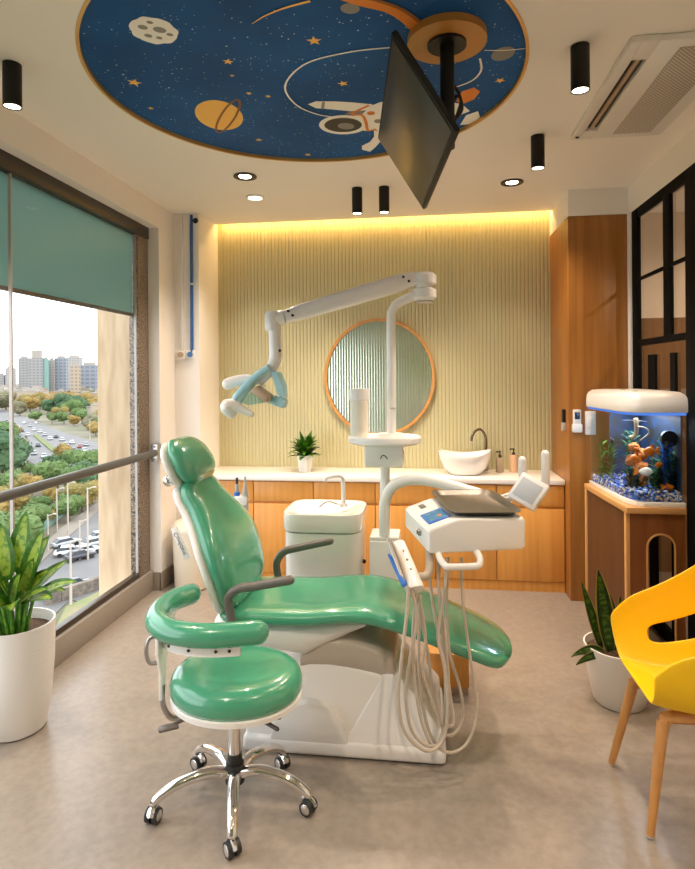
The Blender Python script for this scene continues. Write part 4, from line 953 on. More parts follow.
b = B(); b.tube(cr([(px_-.03, py_, .86), (px_-.09, py_-.02, .88), (px_-.13, py_-.06, .855)], 6), .0045, 8); build('rinse_tube', b, M['chrome'], sp)
b = B(); b.ball((sx0-.014, 3.30, .66), (.012, .016, .03), 2); b.tube([(sx0-.014, 3.30, .66), (sx0-.016, 3.30, .30)], .010, 10); build('side_valve', b, M['steel'], sp)
b = B(); b.ball((sx1+.0, 3.26, .57), .012, 2); build('side_knob', b, M['black'], sp)

# assistant's suction holder seen past the chair back
ah = thing('suction_holder', 'white suction instrument holder standing behind the chair back', 'instrument holder', (-1.02, 3.20, 0))
b = B(); b.box((-1.055, 3.17, .885), (-.985, 3.23, .935), .008); hb = build('holder_bar', b, W, ah)
b = B(); b.cyl((-1.02, 3.22, .02), (-1.02, 3.22, .89), .018, seg=16); b.cyl((-1.02, 3.22, .0), (-1.02, 3.22, .022), .10, seg=28); build('holder_post', b, W, ah)
b = B(); b.cyl((-1.045, 3.20, .78), (-1.045, 3.20, 1.0), .011, seg=14); sh = build('suction_handle', b, M['grey'], hb)
b = B(); b.cyl((-1.045, 3.20, .925), (-1.045, 3.20, .955), .017, seg=14); build('collar', b, M['bluetip'], hb)
b = B(); b.cyl((-1.045, 3.20, .995), (-1.045, 3.20, 1.035), .007, seg=12); build('suction_tip', b, M['rubber'], hb)
b = B(); b.tube([(-.998, 3.20, .72), (-.998, 3.20, .95), (-.998, 3.20, .98), (-.998, 3.20, 1.045)], [.018, .019, .011, .005], 14); build('syringe', b, M['grey'], hb)

# ================================================================== UNIT COLUMN, LAMP, DELIVERY
PX, PY = -.217, 3.23
uc = thing('unit_column', 'white unit column with a junction box and a round shelf under the lamp post', 'dental unit', (PX, PY, 0))
b = B(); b.box((PX-.08, PY-.10, 0), (PX+.08, PY+.10, .72), .012); build('column_box', b, W, uc)
b = B(); b.cyl((PX, PY, .715), (PX, PY, 1.115), .0275, seg=24); build('column_pole', b, W, uc)
b = B(); b.box((PX-.105, PY-.075, 1.108), (PX+.10, PY+.075, 1.225), .010); b.box((PX+.09, PY-.05, 1.13), (PX+.108, PY-.0, 1.19), .003); jb = build('junction_box', b, W, uc)
b = B(); b.tube(cr([(PX-.018, PY-.0765, 1.155), (PX-.008, PY-.0765, 1.172), (PX+.005, PY-.0765, 1.172), (PX+.02, PY-.0765, 1.155)], 6), .0025, 6); build('emblem', b, M['black'], jb)
b = B(); b.lathe([(0, 1.225), (.175, 1.225), (.198, 1.238), (.20, 1.262), (.192, 1.272), (.18, 1.262), (0, 1.258)], (PX, PY, 0), 56, 1.0, .75); b.cyl((PX+.03, PY, 1.255), (PX+.03, PY, 1.285), .085, .07, 32); build('round_shelf', b, W, uc)
wb = thing('water_bottle', 'white capped water bottle standing on the round shelf beside the lamp post', 'bottle', (-.352, PY-.03, 1.26))
b = B(); b.lathe([(0, 0), (.048, 0), (.05, .01), (.05, .215), (0, .215)], (-.352, PY-.03, 1.262), 32); build('bottle_body', b, mat('bottle_cream', (.82, .76, .66, 1), .4), wb)
b = B(); b.lathe([(.0505, .205), (.0545, .21), (.0545, .262), (.05, .268), (0, .268)], (-.352, PY-.03, 1.262), 32); build('cap', b, W, wb)

ol = thing('operating_lamp', 'white operating lamp on a long jointed arm over the dental chair', 'lamp', (-.178, PY, 1.27))
b = B(); b.tube(cr([(-.180, PY, 1.27), (-.178, PY, 1.6), (-.176, PY, 1.90), (-.165, PY, 1.96), (-.13, PY, 2.00), (-.03, PY, 2.040), (-.01, PY, 2.048)], 8), .0255, 20); build('lamp_post', b, W, ol, 80)
b = B(); b.cyl((-.175, PY, 1.42), (-.175, PY, 1.425), .0265, seg=20); build('post_joint', b, M['grey'], ol)
b = B(); b.lathe([(0, 2.045), (.05, 2.05), (.066, 2.065), (.066, 2.11), (.045, 2.12), (.045, 2.135), (.066, 2.14), (.066, 2.185), (.05, 2.20), (0, 2.205)], (.004, PY, -.045), 32); j = build('elbow_joint', b, W, ol, 40)
b = B(); b.cyl((.004, PY, 1.995), (.004, PY, 2.003), .048, seg=24); build('joint_cap', b, M['grey'], j)
a0 = Vector((-.045, PY-.01, 2.125)); a1 = Vector((-.725, 3.03, 1.912))
P = [a0+(a1-a0)*k for k in (0, .08, .12, .5, .88, .95, 1)]
secs = []
dd = (a1-a0).normalized(); up = dd.cross(Vector((0, 1, 0))).normalized(); sd = dd.cross(up).normalized()
for p, w, h in zip(P, (.033, .036, .040, .040, .037, .034, .032), (.040, .042, .047, .045, .041, .037, .034)): secs.append(superell(p, w, h, sd, up, 24, 3.5))
b = B(); b.loft(secs); am = build('boom_arm', b, W, ol, 60)
b = B()
for k, o_ in ((.05, .01), (.08, -.02), (.93, .01), (.95, -.018)):
    p = a0+(a1-a0)*k+up*o_-sd*.0; b.cyl(p+Vector((0, -.046, 0)), p+Vector((0, -.036, 0)), .007, seg=10)
build('arm_screw', b, M['black'], am)
b = B(); b.lathe([(0, -.06), (.038, -.055), (.042, -.04), (.042, .03), (.034, .045), (0, .05)], (-.785, 3.02, 1.895), 28); b.tube([(-.785, 3.02, 1.90), a1+Vector((-.0, 0, 0))], [.040, .038], 20); build('end_joint', b, W, ol, 50)
b = B(); b.tube(cr([(-.775, 3.02, 1.86), (-.772, 3.02, 1.75), (-.774, 3.02, 1.69), (-.795, 3.015, 1.64), (-.845, 3.01, 1.595), (-.86, 3.005, 1.58)], 8), [.033]*41, 20); dn = build('drop_arm', b, W, ol, 80)
b = B(); b.cyl((-.748, 3.005, 1.735), (-.742, 3.0, 1.735), .008, seg=10); build('arm_screw', b, M['black'], dn)
# lamp head: a curved blue bar with clear reflector wings, a tan core and two handles
hd = B()
pts = cr([(-0.789, 2.993, 1.645), (-0.841, 2.987, 1.614), (-0.898, 2.979, 1.562), (-0.945, 2.973, 1.511), (-0.971, 2.97, 1.469)], 6)
secs = []
for i, p in enumerate(pts):
    t = (pts[min(i+1, len(pts)-1)]-pts[max(i-1, 0)]).normalized(); nrm = t.cross(Vector((0, 1, 0))).normalized()
    secs.append(superell(p, .060, .021, (0, 1, 0), nrm, 20, 4))
hd.loft(secs); head = build('lamp_head', hd, M['lampblue'], ol, 50)
b = B(); c = Vector((-0.826, 2.968, 1.51)); M3 = Matrix.Rotation(R(35), 3, 'Y')
b.obox(c, (.105, .10, .045), M3, .016, seg=3); build('lamp_core', b, M['tan'], head)
def wing(pts2, y0, y1):
    b = B(); a = [Vector((p[0], y0, p[2])) for p in pts2]; q = [Vector((p[0], y1, p[2])) for p in pts2]; b.loft([a, q]); return b
wv = wing([(-0.784, 2.974, 1.629), (-0.754, 2.978, 1.624), (-0.723, 2.982, 1.551), (-0.719, 2.982, 1.489), (-0.749, 2.978, 1.51), (-0.764, 2.976, 1.567)], 2.96, 3.07); build('reflector_wing', wv, M['lampblue'], head)
wv = wing([(-0.78, 2.974, 1.5), (-0.739, 2.98, 1.499), (-0.714, 2.983, 1.473), (-0.724, 2.982, 1.437), (-0.76, 2.977, 1.448), (-0.811, 2.97, 1.469)], 2.97, 3.06); build('reflector_wing', wv, M['lampblue'], head)
wv = wing([(-0.831, 2.968, 1.557), (-0.883, 2.961, 1.521), (-0.939, 2.954, 1.47), (-0.893, 2.96, 1.454), (-0.832, 2.968, 1.464), (-0.852, 2.965, 1.511)], 2.93, 3.04); build('clear_shield', wv, M['lampclear'], head)
b = B(); b.tube(cr([(-0.975, 2.899, 1.417), (-0.99, 2.897, 1.447), (-0.964, 2.9, 1.452), (-0.914, 2.907, 1.431), (-0.874, 2.912, 1.411)], 6), [.030, .032, .036, .038, .040, .041, .041, .041, .040, .038, .036, .034, .032, .030, .028, .026, .024, .022, .021, .020, .019, .018, .018, .017, .017][:25], 16, round_end=True); build('handle', b, W, head, 80)
b = B(); b.tube(cr([(-0.923, 3.026, 1.588), (-0.965, 3.021, 1.583), (-1.002, 3.016, 1.573), (-1.028, 3.013, 1.563)], 6), [.026+.006*i/18 for i in range(19)], 16, round_end=True); build('handle', b, W, head, 80)
b = B(); b.cyl(Vector((-.862, 3.005, 1.575)), Vector(pts[2]), .030, .026, 16); build('head_neck', b, W, head)

# delivery unit
du = thing('delivery_unit', 'white instrument delivery unit on a curved arm with hanging grey hoses', 'dental unit', (PX, PY, .72))
b = B(); b.box((PX-.078, PY-.09, .7205), (PX+.078, PY+.09, .74), .004); b.tube(cr([(PX, PY-.06, .735), (PX, PY-.06, .86), (PX+.008, PY-.06, .94), (PX+.05, PY-.07, 1.01), (PX+.13, PY-.08, 1.045), (PX+.25, PY-.10, 1.045), (PX+.42, PY-.15, 1.01), (.38, 3.03, .965), (.40, 2.96, .945)], 8), .030, 18); build('swing_arm', b, W, du, 80)
N0 = Vector((.012, 2.412, .875)); ang = R(14.5); U = Vector((math.cos(ang), math.sin(ang), 0)); V = Vector((-math.sin(ang), math.cos(ang), 0)); Z3 = Vector((0, 0, 1))
def con(u, v, z): return N0+U*u+V*v+Z3*(z-.875)
prof = [(0, .885), (.01, .875), (.40, .875), (.415, .888), (.415, .996), (.405, 1.008), (.135, 1.012), (.118, 1.010), (.012, .975), (0, .962)]
t = bmesh.new(); f0 = [t.verts.new(con(u, 0, z)) for u, z in prof]; f1 = [t.verts.new(con(u, .43, z)) for u, z in prof]; n = len(prof)
t.faces.new(f0); t.faces.new(f1[::-1])
for i in range(n): t.faces.new((f0[i], f1[i], f1[(i+1) % n], f0[(i+1) % n]))
bmesh.ops.recalc_face_normals(t, faces=t.faces)
ee = [e for e in t.edges if len(set(v in f0 for v in e.verts)) == 1]
bmesh.ops.bevel(t, geom=ee, offset=.012, segments=3, profile=.5, affect='EDGES')
b = B(); b.add(t); cons = build('console', b, W, du, 30)
sl = (con(.118, 0, 1.010)-con(.012, 0, .975)).normalized(); sn = sl.cross(V).normalized()
if sn.z < 0: sn = -sn
M3 = Matrix((sl, V, sn)).transposed()
b = B(); b.obox((con(.068, .14, .9935))+sn*.002, (.098, .150, .006), M3, .002); ts = build('touch_panel', b, M['bluetip'], cons)
b = B(); b.obox((con(.068, .14, .9935))+sn*.0045, (.080, .122, .004), M3, .001); build('display', b, M['screenblue'], ts)
b = B(); b.obox((con(.082, .115, .998))+sn*.0065, (.018, .022, .003), M3, .001); build('touch_icon', b, mat('icon_orange', (.6, .25, .08, 1), .4), ts)
b = B(); b.obox((con(.062, .34, .9915))+sn*.0012, (.026, .06, .004), M3, .0015); build('button', b, M['dgrey'], cons)
b = B()
for v in (.12, .145): b.obox(con(-.006, v, .93), (.014, .014, .022), Matrix.Rotation(ang, 3, 'Z'), .003)
build('toggle_switch', b, M['steel'], cons)
b = B(); b.tube(cr([con(.045, .02, .876), con(.043, -.02, .86), con(.055, -.05, .842), con(.075, -.055, .838), con(.17, -.055, .836), con(.195, -.052, .842), con(.205, -.03, .862), con(.205, .02, .876)], 6), .0135, 14); build('grip_handle', b, W, cons, 80)
# metal tray lying on top
mt = thing('instrument_tray', 'brushed metal instrument tray lying on the white delivery unit', 'tray', tuple(con(.30, .30, 1.009)))
Tc = Vector((.216, 2.727, 1.0125)); TU = Vector((math.cos(.13), math.sin(.13), 0)); TV = Vector((-math.sin(.17), math.cos(.17), 0))
def rrr(w, h, z, n=40, e=7): return superell(Tc+Z3*z, w, h, TU, TV, n, e)
b = B(); b.loft([rrr(.130, .222, .0), rrr(.143, .235, .017), rrr(.156, .248, .0185), rrr(.156, .248, .021), rrr(.142, .233, .0195), rrr(.128, .218, .0025)]); build('tray_body', b, M['traymetal'], mt, 50)
# little screen on its bracket
c = Vector((.463, 2.74, 1.073)); nn = Vector((-.46, -.74, .50)).normalized(); xx = Vector((.70, -.38, -.42)); xx = (xx-nn*xx.dot(nn)).normalized(); yy = nn.cross(xx); M3 = Matrix((xx, yy, nn)).transposed()
b = B(); b.obox(c, (.145, .134, .026), M3, .008); mo_ = build('viewer_screen', b, W, du)
b = B(); b.obox(c+nn*.0135, (.108, .092, .004), M3, .001); build('display', b, M['screengrey'], mo_)
b = B(); b.tube([con(.40, .36, .96), con(.44, .38, .99), c-nn*.016], .013, 12); b.obox(con(.422, .30, .955), (.02, .05, .06), Matrix.Rotation(ang, 3, 'Z'), .004); build('screen_bracket', b, W, du)
for p, h in (((0.468, 2.935, 1.101), .085), ((0.578, 2.949, 1.1), .115)):
    p = Vector(p); b = B(); b.tube([p+Vector((0, 0, -.03)), p+Vector((0, 0, h))], .020, 16, round_end=True); build('upright_holder', b, W, du, 80)
b = B(); b.tube([Vector((0.468, 2.935, 1.077)), Vector((0.578, 2.949, 1.076)), Vector(con(.43, .40, 1.0))], .010, 10); build('holder_link', b, W, du)
# instrument holder bar with handpieces
h0 = Vector((-0.113, 2.476, 0.899)); h1 = Vector((-0.038, 2.314, 0.764))
hd_ = (h1-h0).normalized(); hs = hd_.cross(Vector((0, 0, 1))).normalized(); hu = hs.cross(hd_).normalized()
secs = [superell(h0+(h1-h0)*k, .032*q, .026*q, hs, hu, 20, 3) for k, q in ((0, .75), (.03, .85), (.5, .95), (.94, 1.05), (1, 1.0))]
b = B(); b.loft(secs); hb = build('handpiece_holder', b, W, du, 50)
b = B(); b.tube(cr([h0+(h1-h0)*.7+hu*.0, h0+(h1-h0)*.75+Vector((.06, .03, .0)), Vector((0.018, 2.443, 0.843)), con(.03, .12, .88)], 6), .016, 12); build('holder_arm', b, M['hose'], hb)
b = B()
for k in (.25, .45, .65): p = h0+(h1-h0)*k+hu*.024; b.ball(p, .006, 2)
build('holder_switch', b, M['grey'], hb)
for q0, q1, q2, m, r in (((-0.158, 2.4, 0.948), (-0.125, 2.364, 0.879), (-0.072, 2.3, 0.768), M['steel'], .007), ((-0.146, 2.381, 0.877), (-0.117, 2.355, 0.838), (-0.084, 2.308, 0.787), M['bluetip'], .010), ((-0.139, 2.412, 0.929), (-0.105, 2.376, 0.859), (-0.057, 2.302, 0.752), M['hose'], .009)):
    b = B(); P = cr([q0, q1, q2], 6); b.tube(P, [r*(.5+.7*min(1, i/6)) for i in range(len(P))], 12, round_end=True); build('handpiece', b, m, hb)
hoses = [
[(-0.068, 2.29, 0.785), (-0.071, 2.27, 0.703), (-0.093, 2.247, 0.523), (-0.106, 2.235, 0.377), (-0.082, 2.238, 0.252), (-0.004, 2.258, 0.176), (0.06, 2.287, 0.201), (0.08, 2.299, 0.316), (0.07, 2.318, 0.472), (0.046, 2.335, 0.579), (0.073, 2.389, 0.729), (0.086, 2.451, 0.853)],
[(-0.056, 2.302, 0.775), (-0.035, 2.284, 0.661), (-0.062, 2.271, 0.513), (-0.078, 2.259, 0.366), (-0.053, 2.262, 0.24), (0.009, 2.28, 0.18), (0.064, 2.307, 0.208), (0.085, 2.33, 0.363), (0.079, 2.35, 0.509), (0.072, 2.369, 0.605), (0.054, 2.407, 0.735), (0.051, 2.457, 0.85)],
[(-0.035, 2.315, 0.752), (-0.051, 2.292, 0.593), (-0.042, 2.284, 0.406), (-0.015, 2.287, 0.253), (0.032, 2.303, 0.16), (0.069, 2.328, 0.26), (0.072, 2.359, 0.478), (0.056, 2.397, 0.658), (0.052, 2.427, 0.768), (0.061, 2.468, 0.847)],
[(-0.027, 2.326, 0.741), (-0.003, 2.319, 0.583), (-0.014, 2.307, 0.459), (0.011, 2.311, 0.369), (0.048, 2.315, 0.266), (0.076, 2.329, 0.234), (0.104, 2.363, 0.229), (0.093, 2.392, 0.331), (0.068, 2.409, 0.481), (0.034, 2.425, 0.633), (0.013, 2.452, 0.799), (0.012, 2.472, 0.844)],
[(-0.022, 2.337, 0.734), (-0.029, 2.326, 0.527), (-0.022, 2.316, 0.364), (0.01, 2.31, 0.215), (0.066, 2.318, 0.14), (0.138, 2.347, 0.14), (0.186, 2.374, 0.209), (0.199, 2.396, 0.309), (0.174, 2.423, 0.473), (0.151, 2.45, 0.669), (0.147, 2.49, 0.843)],
[(-0.04, 2.344, 0.747), (0.002, 2.35, 0.531), (0.027, 2.353, 0.348), (0.068, 2.358, 0.19), (0.121, 2.375, 0.191), (0.145, 2.399, 0.258), (0.128, 2.417, 0.36), (0.095, 2.432, 0.471), (0.085, 2.461, 0.634), (0.093, 2.493, 0.841)]]
for i, h in enumerate(hoses):
    b = B(); P = cr(h, 10); b.tube(P, .0062 if i else .0068, 8); build('hose', b, M['hose'], du, 80)

# ================================================================== THE CITY BELOW THE WINDOW
GZ = -24.4
b = B(); b.poly([(-4, -60, GZ), (-4, 2800, GZ), (-2800, 2800, GZ), (-2800, -60, GZ)])
struct('ground', b, mat('city_ground', (.20, .165, .12, 1), .9, noise=(.06, (.12, .125, .065, 1), 6)), smooth=0)
def flat(name, pts, z, m, h=.08):
    b = B(); b.prism([(p[0], p[1]) for p in pts], GZ+z, GZ+z+h, 'z'); return struct(name, b, m, smooth=0)
asph = mat('asphalt', (.17, .162, .16, 1), .85, noise=(.25, (.145, .14, .138, 1), 4))
pave = mat('pavement', (.26, .22, .18, 1), .85)
flat('road_boulevard', [(-386.714, 449.543, -24.4), (-373.738, 480.006, -24.4), (-251.029, 349.332, -24.4), (-173.851, 265.205, -24.4), (-119.828, 211.546, -24.4), (-73.914, 132.135, -24.4), (-86.468, 134.966, -24.4), (-121.871, 169.436, -24.4), (-165.187, 211.996, -24.4), (-196.491, 228.286, -24.4)], .02, asph)
flat('road_street', [(-68.299, 122.068, -24.4), (-34.564, 61.581, -24.4), (-41.356, 64.373, -24.4), (-38.584, 51.987, -24.4), (-34.531, 40.88, -24.4), (-46.053, 53.305, -24.4), (-50.715, 66.614, -24.4), (-58.236, 88.087, -24.4)], .03, asph)
flat('sidewalk', [(-70.073, 125.249, -24.4), (-66.069, 118.07, -24.4), (-56.861, 86.514, -24.4), (-49.777, 65.376, -24.4), (-45.191, 52.302, -24.4), (-48.263, 55.875, -24.4), (-53.224, 69.923, -24.4), (-62.061, 93.893, -24.4)], .06, pave, .2)
flat('median', [(-175.463, 246.128, -24.4), (-176.641, 250.58, -24.4), (-118.051, 181.062, -24.4), (-116.456, 176.481, -24.4)], .06, mat('median_green', (.14, .16, .05, 1), .9), .5)
flat('lawn', [(-39.69, 61.019, -24.4), (-38.127, 67.97, -24.4), (-30.893, 55.001, -24.4), (-35.069, 54.534, -24.4), (-36.861, 54.333, -24.4)], .1, mat('lawn_green', (.16, .19, .07, 1), .9, noise=(.5, (.24, .20, .11, 1))), .5)
# stone wall and green fence
wv = B(); P = [(-43.024, 62.376, -24.4), (-42.155, 63.67, -24.4), (-41.153, 65.659, -24.4), (-39.042, 69.611, -24.4)]
for p, q in zip(P, P[1:]):
    d = Vector(q)-Vector(p); n_ = Vector((-d.y, d.x, 0)).normalized()*.4
    wv.loft([[Vector(a)+n_, Vector(a)-n_, Vector(a)-n_+Vector((0, 0, 1.5)), Vector(a)+n_+Vector((0, 0, 1.5))] for a in (p, q)])
tag(build('stone_wall', wv, mat('rubble_stone', (.24, .19, .15, 1), .9, noise=(1.2, (.12, .10, .08, 1)), bump=(1.5, .8, .3))), 'low rubble stone wall between the street and the lawn below the window', 'wall')
wv = B(); P = [(-62.8, 84.802, -24.4), (-64.334, 92.365, -24.4), (-66.796, 100.483, -24.4), (-70.937, 112.729, -24.4)]
for p, q in zip(P, P[1:]):
    d = Vector(q)-Vector(p); n_ = Vector((-d.y, d.x, 0)).normalized()*.06
    wv.loft([[Vector(a)+n_, Vector(a)-n_, Vector(a)-n_+Vector((0, 0, 2.6)), Vector(a)+n_+Vector((0, 0, 2.6))] for a in (p, q)])
tag(build('mesh_fence', wv, mat('fence_green', (.15, .28, .23, 1), .7)), 'green fence along the sidewalk below the window', 'fence')
# street poles
for p, top_ in (((57,530), 489), ((69,530), 484), ((88,565), 487), ((42,555), 514), ((78,556), 519), ((71,612), 540), ((64,533), 500)):
    pass
pm_ = mat('pole_concrete', (.46, .40, .34, 1), .7)
for base, h, i in [((-61.769, 92.62, -24.4), 7.33, 0), ((-58.748, 91.032, -24.4), 8.67, 1), ((-47.82, 78.81, -24.4), 10.32, 2), ((-55.72, 81.346, -24.4), 5.73, 3), ((-48.97, 78.69, -24.4), 5.65, 4), ((-39.468, 61.607, -24.4), 7.78, 5), ((-139.171, 231.539, -24.4), 8.94, 6)]:
    t = thing('street_pole', 'slim pale street pole beside the road seen through the window', 'pole', base, 'street poles below the window')
    b = B(); b.tube([Vector(base), Vector(base)+Vector((0, 0, h))], [.16, .10], 10); build('pole_shaft', b, pm_, t)
    b = B(); b.tube([Vector(base)+Vector((0, 0, h-.2)), Vector(base)+Vector((.9, .2, h+.1))], .07, 8); b.box((base[0]+.7, base[1]+.05, base[2]+h), (base[0]+1.2, base[1]+.35, base[2]+h+.15), .03); build('lamp_arm', b, pm_, t)

# trees
def crown_mesh(seed, R0, Hc):
    g = random.Random(seed); b = B()
    cs = [(g.uniform(-.55, .55)*R0, g.uniform(-.55, .55)*R0, Hc+g.uniform(-.35, .45)*R0, R0*g.uniform(.42, .68)) for _ in range(9)]
    for i, (x, y, z, r) in enumerate(cs): b.ball((x, y, z), (r*.93, r*.93, r*.8), 3, 0, .16, seed*31+i)
    t = bmesh.new()
    for k in range(1500):
        x, y, z, r = g.choice(cs); d = Vector((g.gauss(0, 1), g.gauss(0, 1), g.gauss(0, 1)+.3)).normalized()
        c = Vector((x, y, z))+Vector((d.x*r, d.y*r, d.z*r*.85))*g.uniform(.95, 1.22); s = R0*.07
        u = d.orthogonal().normalized(); u = Matrix.Rotation(g.uniform(0, 6.28), 3, d) @ u; w = (d.cross(u)+d*g.uniform(-.6, .6)).normalized()
        q = [t.verts.new(c+u*s*a+w*s*b_) for a, b_ in ((-1, 0), (0, -.6), (1, 0), (0, .6))]; t.faces.new(q)
    b.add(t); return b
leafm = [mat('crown_green', (.065, .13, .03, 1), .8, noise=(.9, (.12, .18, .05, 1))), mat('crown_yellow', (.36, .21, .05, 1), .8, noise=(.6, (.20, .18, .055, 1))), mat('crown_dark', (.03, .085, .04, 1), .8, noise=(.7, (.07, .13, .05, 1))), mat('crown_dusty', (.23, .20, .12, 1), .8, noise=(.6, (.16, .16, .085, 1)))]
bark = mat('bark', (.16, .11, .07, 1), .9)
prot = {}
TD = [('green', 'bushy green tree beside the road far below the window'), ('yellow', 'tree with yellowing leaves along the boulevard below the window'), ('dark', 'dark green tree below the window'), ('dusty', 'dusty olive tree near the far rooftops')]
def tree(p, R0, kind, v):
    key = (kind, v)
    if key not in prot:
        o = thing('street_tree', TD[kind][1], 'tree', (0, 0, 0), 'trees in the city view, '+TD[kind][0])
        build('crown', crown_mesh(kind*10+v, 1.0, 1.15), leafm[kind], o, 0, local=True)
        b = B(); b.tube([(0, 0, 0), (.02, 0, .5), (0, .03, 1.0)], [.07, .05, .03], 8); build('trunk', b, bark, o, local=True); prot[key] = o
    else: o = copy_tree(prot[key])
    o.location = p; o.scale = (R0, R0, R0*.95); o.rotation_euler = (0, 0, p[0]*1.7)
for base, r, k, v in [((-109.805, 141.56, -24.4), 6.63, 2, 0), ((-123.514, 153.64, -24.4), 7.19, 0, 1), ((-127.645, 169.002, -24.4), 3.93, 1, 0), ((-89.652, 117.983, -24.4), 3.2, 0, 0), ((-85.126, 116.318, -24.4), 2.94, 1, 1), ((-72.133, 92.894, -24.4), 3.71, 1, 0), ((-62.548, 77.276, -24.4), 4.24, 0, 1), ((-59.361, 77.608, -24.4), 3.39, 0, 0), ((-63.804, 89.302, -24.4), 2.75, 0, 1), ((-61.691, 83.3, -24.4), 2.42, 2, 1), ((-83.192, 125.229, -24.4), 3.81, 0, 0), ((-75.948, 119.234, -24.4), 3.84, 0, 1), ((-73.654, 121.582, -24.4), 3.9, 2, 0), ((-66.059, 106.946, -24.4), 3.25, 1, 0), ((-63.675, 99.299, -24.4), 2.49, 0, 1), ((-83.365, 140.819, -24.4), 4.0, 0, 0), ((-111.654, 170.206, -24.4), 3.02, 1, 1), ((-97.886, 155.687, -24.4), 3.04, 0, 0), ((-102.603, 151.82, -24.4), 2.44, 2, 1), ((-303.431, 422.318, -24.4), 6.5, 1, 0), ((-313.714, 449.07, -24.4), 7.65, 1, 1), ((-272.196, 398.636, -24.4), 5.47, 2, 0), ((-283.368, 422.338, -24.4), 7.22, 1, 0), ((-259.707, 398.732, -24.4), 7.53, 2, 1), ((-229.447, 358.708, -24.4), 6.19, 0, 0), ((-235.725, 377.758, -24.4), 7.15, 2, 0), ((-256.964, 422.363, -24.4), 7.94, 1, 1), ((-234.992, 398.921, -24.4), 6.84, 1, 0), ((-229.928, 325.35, -24.4), 3.39, 0, 1), ((-165.907, 276.09, -24.4), 3.85, 3, 0), ((-174.063, 299.318, -24.4), 4.68, 1, 1), ((-344.381, 449.269, -24.4), 7.65, 3, 0), ((-386.338, 514.852, -24.4), 7.8, 3, 1), ((-407.629, 555.104, -24.4), 7.43, 3, 0), ((-333.952, 422.289, -24.4), 8.67, 3, 1), ((-364.841, 553.605, -24.4), 6.5, 1, 0), ((-351.534, 553.139, -24.4), 6.5, 1, 1), ((-351.887, 574.846, -24.4), 6.74, 3, 0), ((-410.218, 600.938, -24.4), 6.0, 1, 0), ((-354.644, 598.302, -24.4), 7.0, 3, 1), ((-278.55, 377.174, -24.4), 5.2, 3, 0), ((-328.081, 449.163, -24.4), 6.88, 1, 0), ((-365.408, 514.344, -24.4), 6.93, 0, 0), ((-355.032, 514.092, -24.4), 6.93, 1, 1), ((-310.108, 479.062, -24.4), 7.31, 1, 1), ((-210.206, 311.381, -24.4), 3.25, 0, 0), ((-221.099, 333.372, -24.4), 4.62, 1, 0), ((-203.014, 311.616, -24.4), 3.79, 0, 1), ((-192.281, 311.968, -24.4), 4.88, 0, 1), ((-188.816, 298.778, -24.4), 3.12, 1, 0), ((-145.972, 247.66, -24.4), 3.47, 1, 0), ((-147.328, 256.692, -24.4), 4.03, 0, 0), ((-183.508, 245.71, -24.4), 2.6, 1, 1), ((-177.32, 229.374, -24.4), 3.66, 0, 0), ((-150.897, 191.64, -24.4), 4.79, 0, 1), ((-102.307, 142.188, -24.4), 2.04, 0, 0), ((-92.982, 134.404, -24.4), 2.41, 1, 0), ((-76.53, 113.157, -24.4), 2.03, 1, 1), ((-71.332, 109.934, -24.4), 1.77, 0, 0), ((-72.557, 103.034, -24.4), 2.04, 0, 1), ((-66.585, 96.156, -24.4), 1.73, 1, 0), ((-70.752, 97.158, -24.4), 2.11, 0, 0), ((-68.153, 113.937, -24.4), 2.44, 0, 0), ((-86.218, 140.577, -24.4), 2.0, 2, 0), ((-75.235, 128.308, -24.4), 2.28, 1, 1)]:
    tree(base, r, k, v)

# cars
glassc = mat('car_glass', (.06, .07, .08, 1), .15)
def car_proto(col, i, word):
    o = thing('parked_car', word+' car on the road far below the window', 'car', (0, 0, 0), word+' cars in the city view')
    paint = mat('paint_%d' % i, col, .3, coat=.5)
    b = B(); secs = []
    for x, h0, h1, w in ((-2.1, .45, .75, .72), (-1.95, .3, .88, .84), (-.8, .28, .95, .88), (.6, .28, .95, .88), (1.8, .3, .85, .84), (2.1, .42, .68, .70)): secs.append(superell(Vector((x, 0, (h0+h1)/2)), w, (h1-h0)/2, (0, 1, 0), (0, 0, 1), 16, 4))
    b.loft(secs); build('body', b, paint, o, 50, local=True)
    b = B(); secs = []
    for x, z, w in ((-1.75, .9, .78), (-1.2, 1.30, .70), (.35, 1.38, .70), (1.0, .9, .78)): secs.append([Vector((x, s*w, zz)) for s, zz in ((-1, .85), (-.92, z+.02), (.92, z+.02), (1, .85))])
    b.loft(secs); cb = build('cabin', b, glassc, o, 0, local=True)
    b = B(); b.box((-1.2, -.66, 1.32), (.4, .66, 1.42), .04); build('roof', b, paint, o, local=True)
    for x in (-1.3, 1.3):
        for s in (-1, 1):
            b = B(); b.cyl((x, s*.70, .32), (x, s*.90, .32), .32, seg=14); build('wheel', b, M['rubber'], o, local=True)
    return o
cps = [car_proto(c, i, w) for i, (c, w) in enumerate((((.80, .80, .80, 1), 'white'), ((.42, .43, .45, 1), 'silver'), ((.05, .05, .06, 1), 'black'), ((.06, .16, .40, 1), 'blue'), ((.38, .06, .04, 1), 'dark red')))]
used = set()
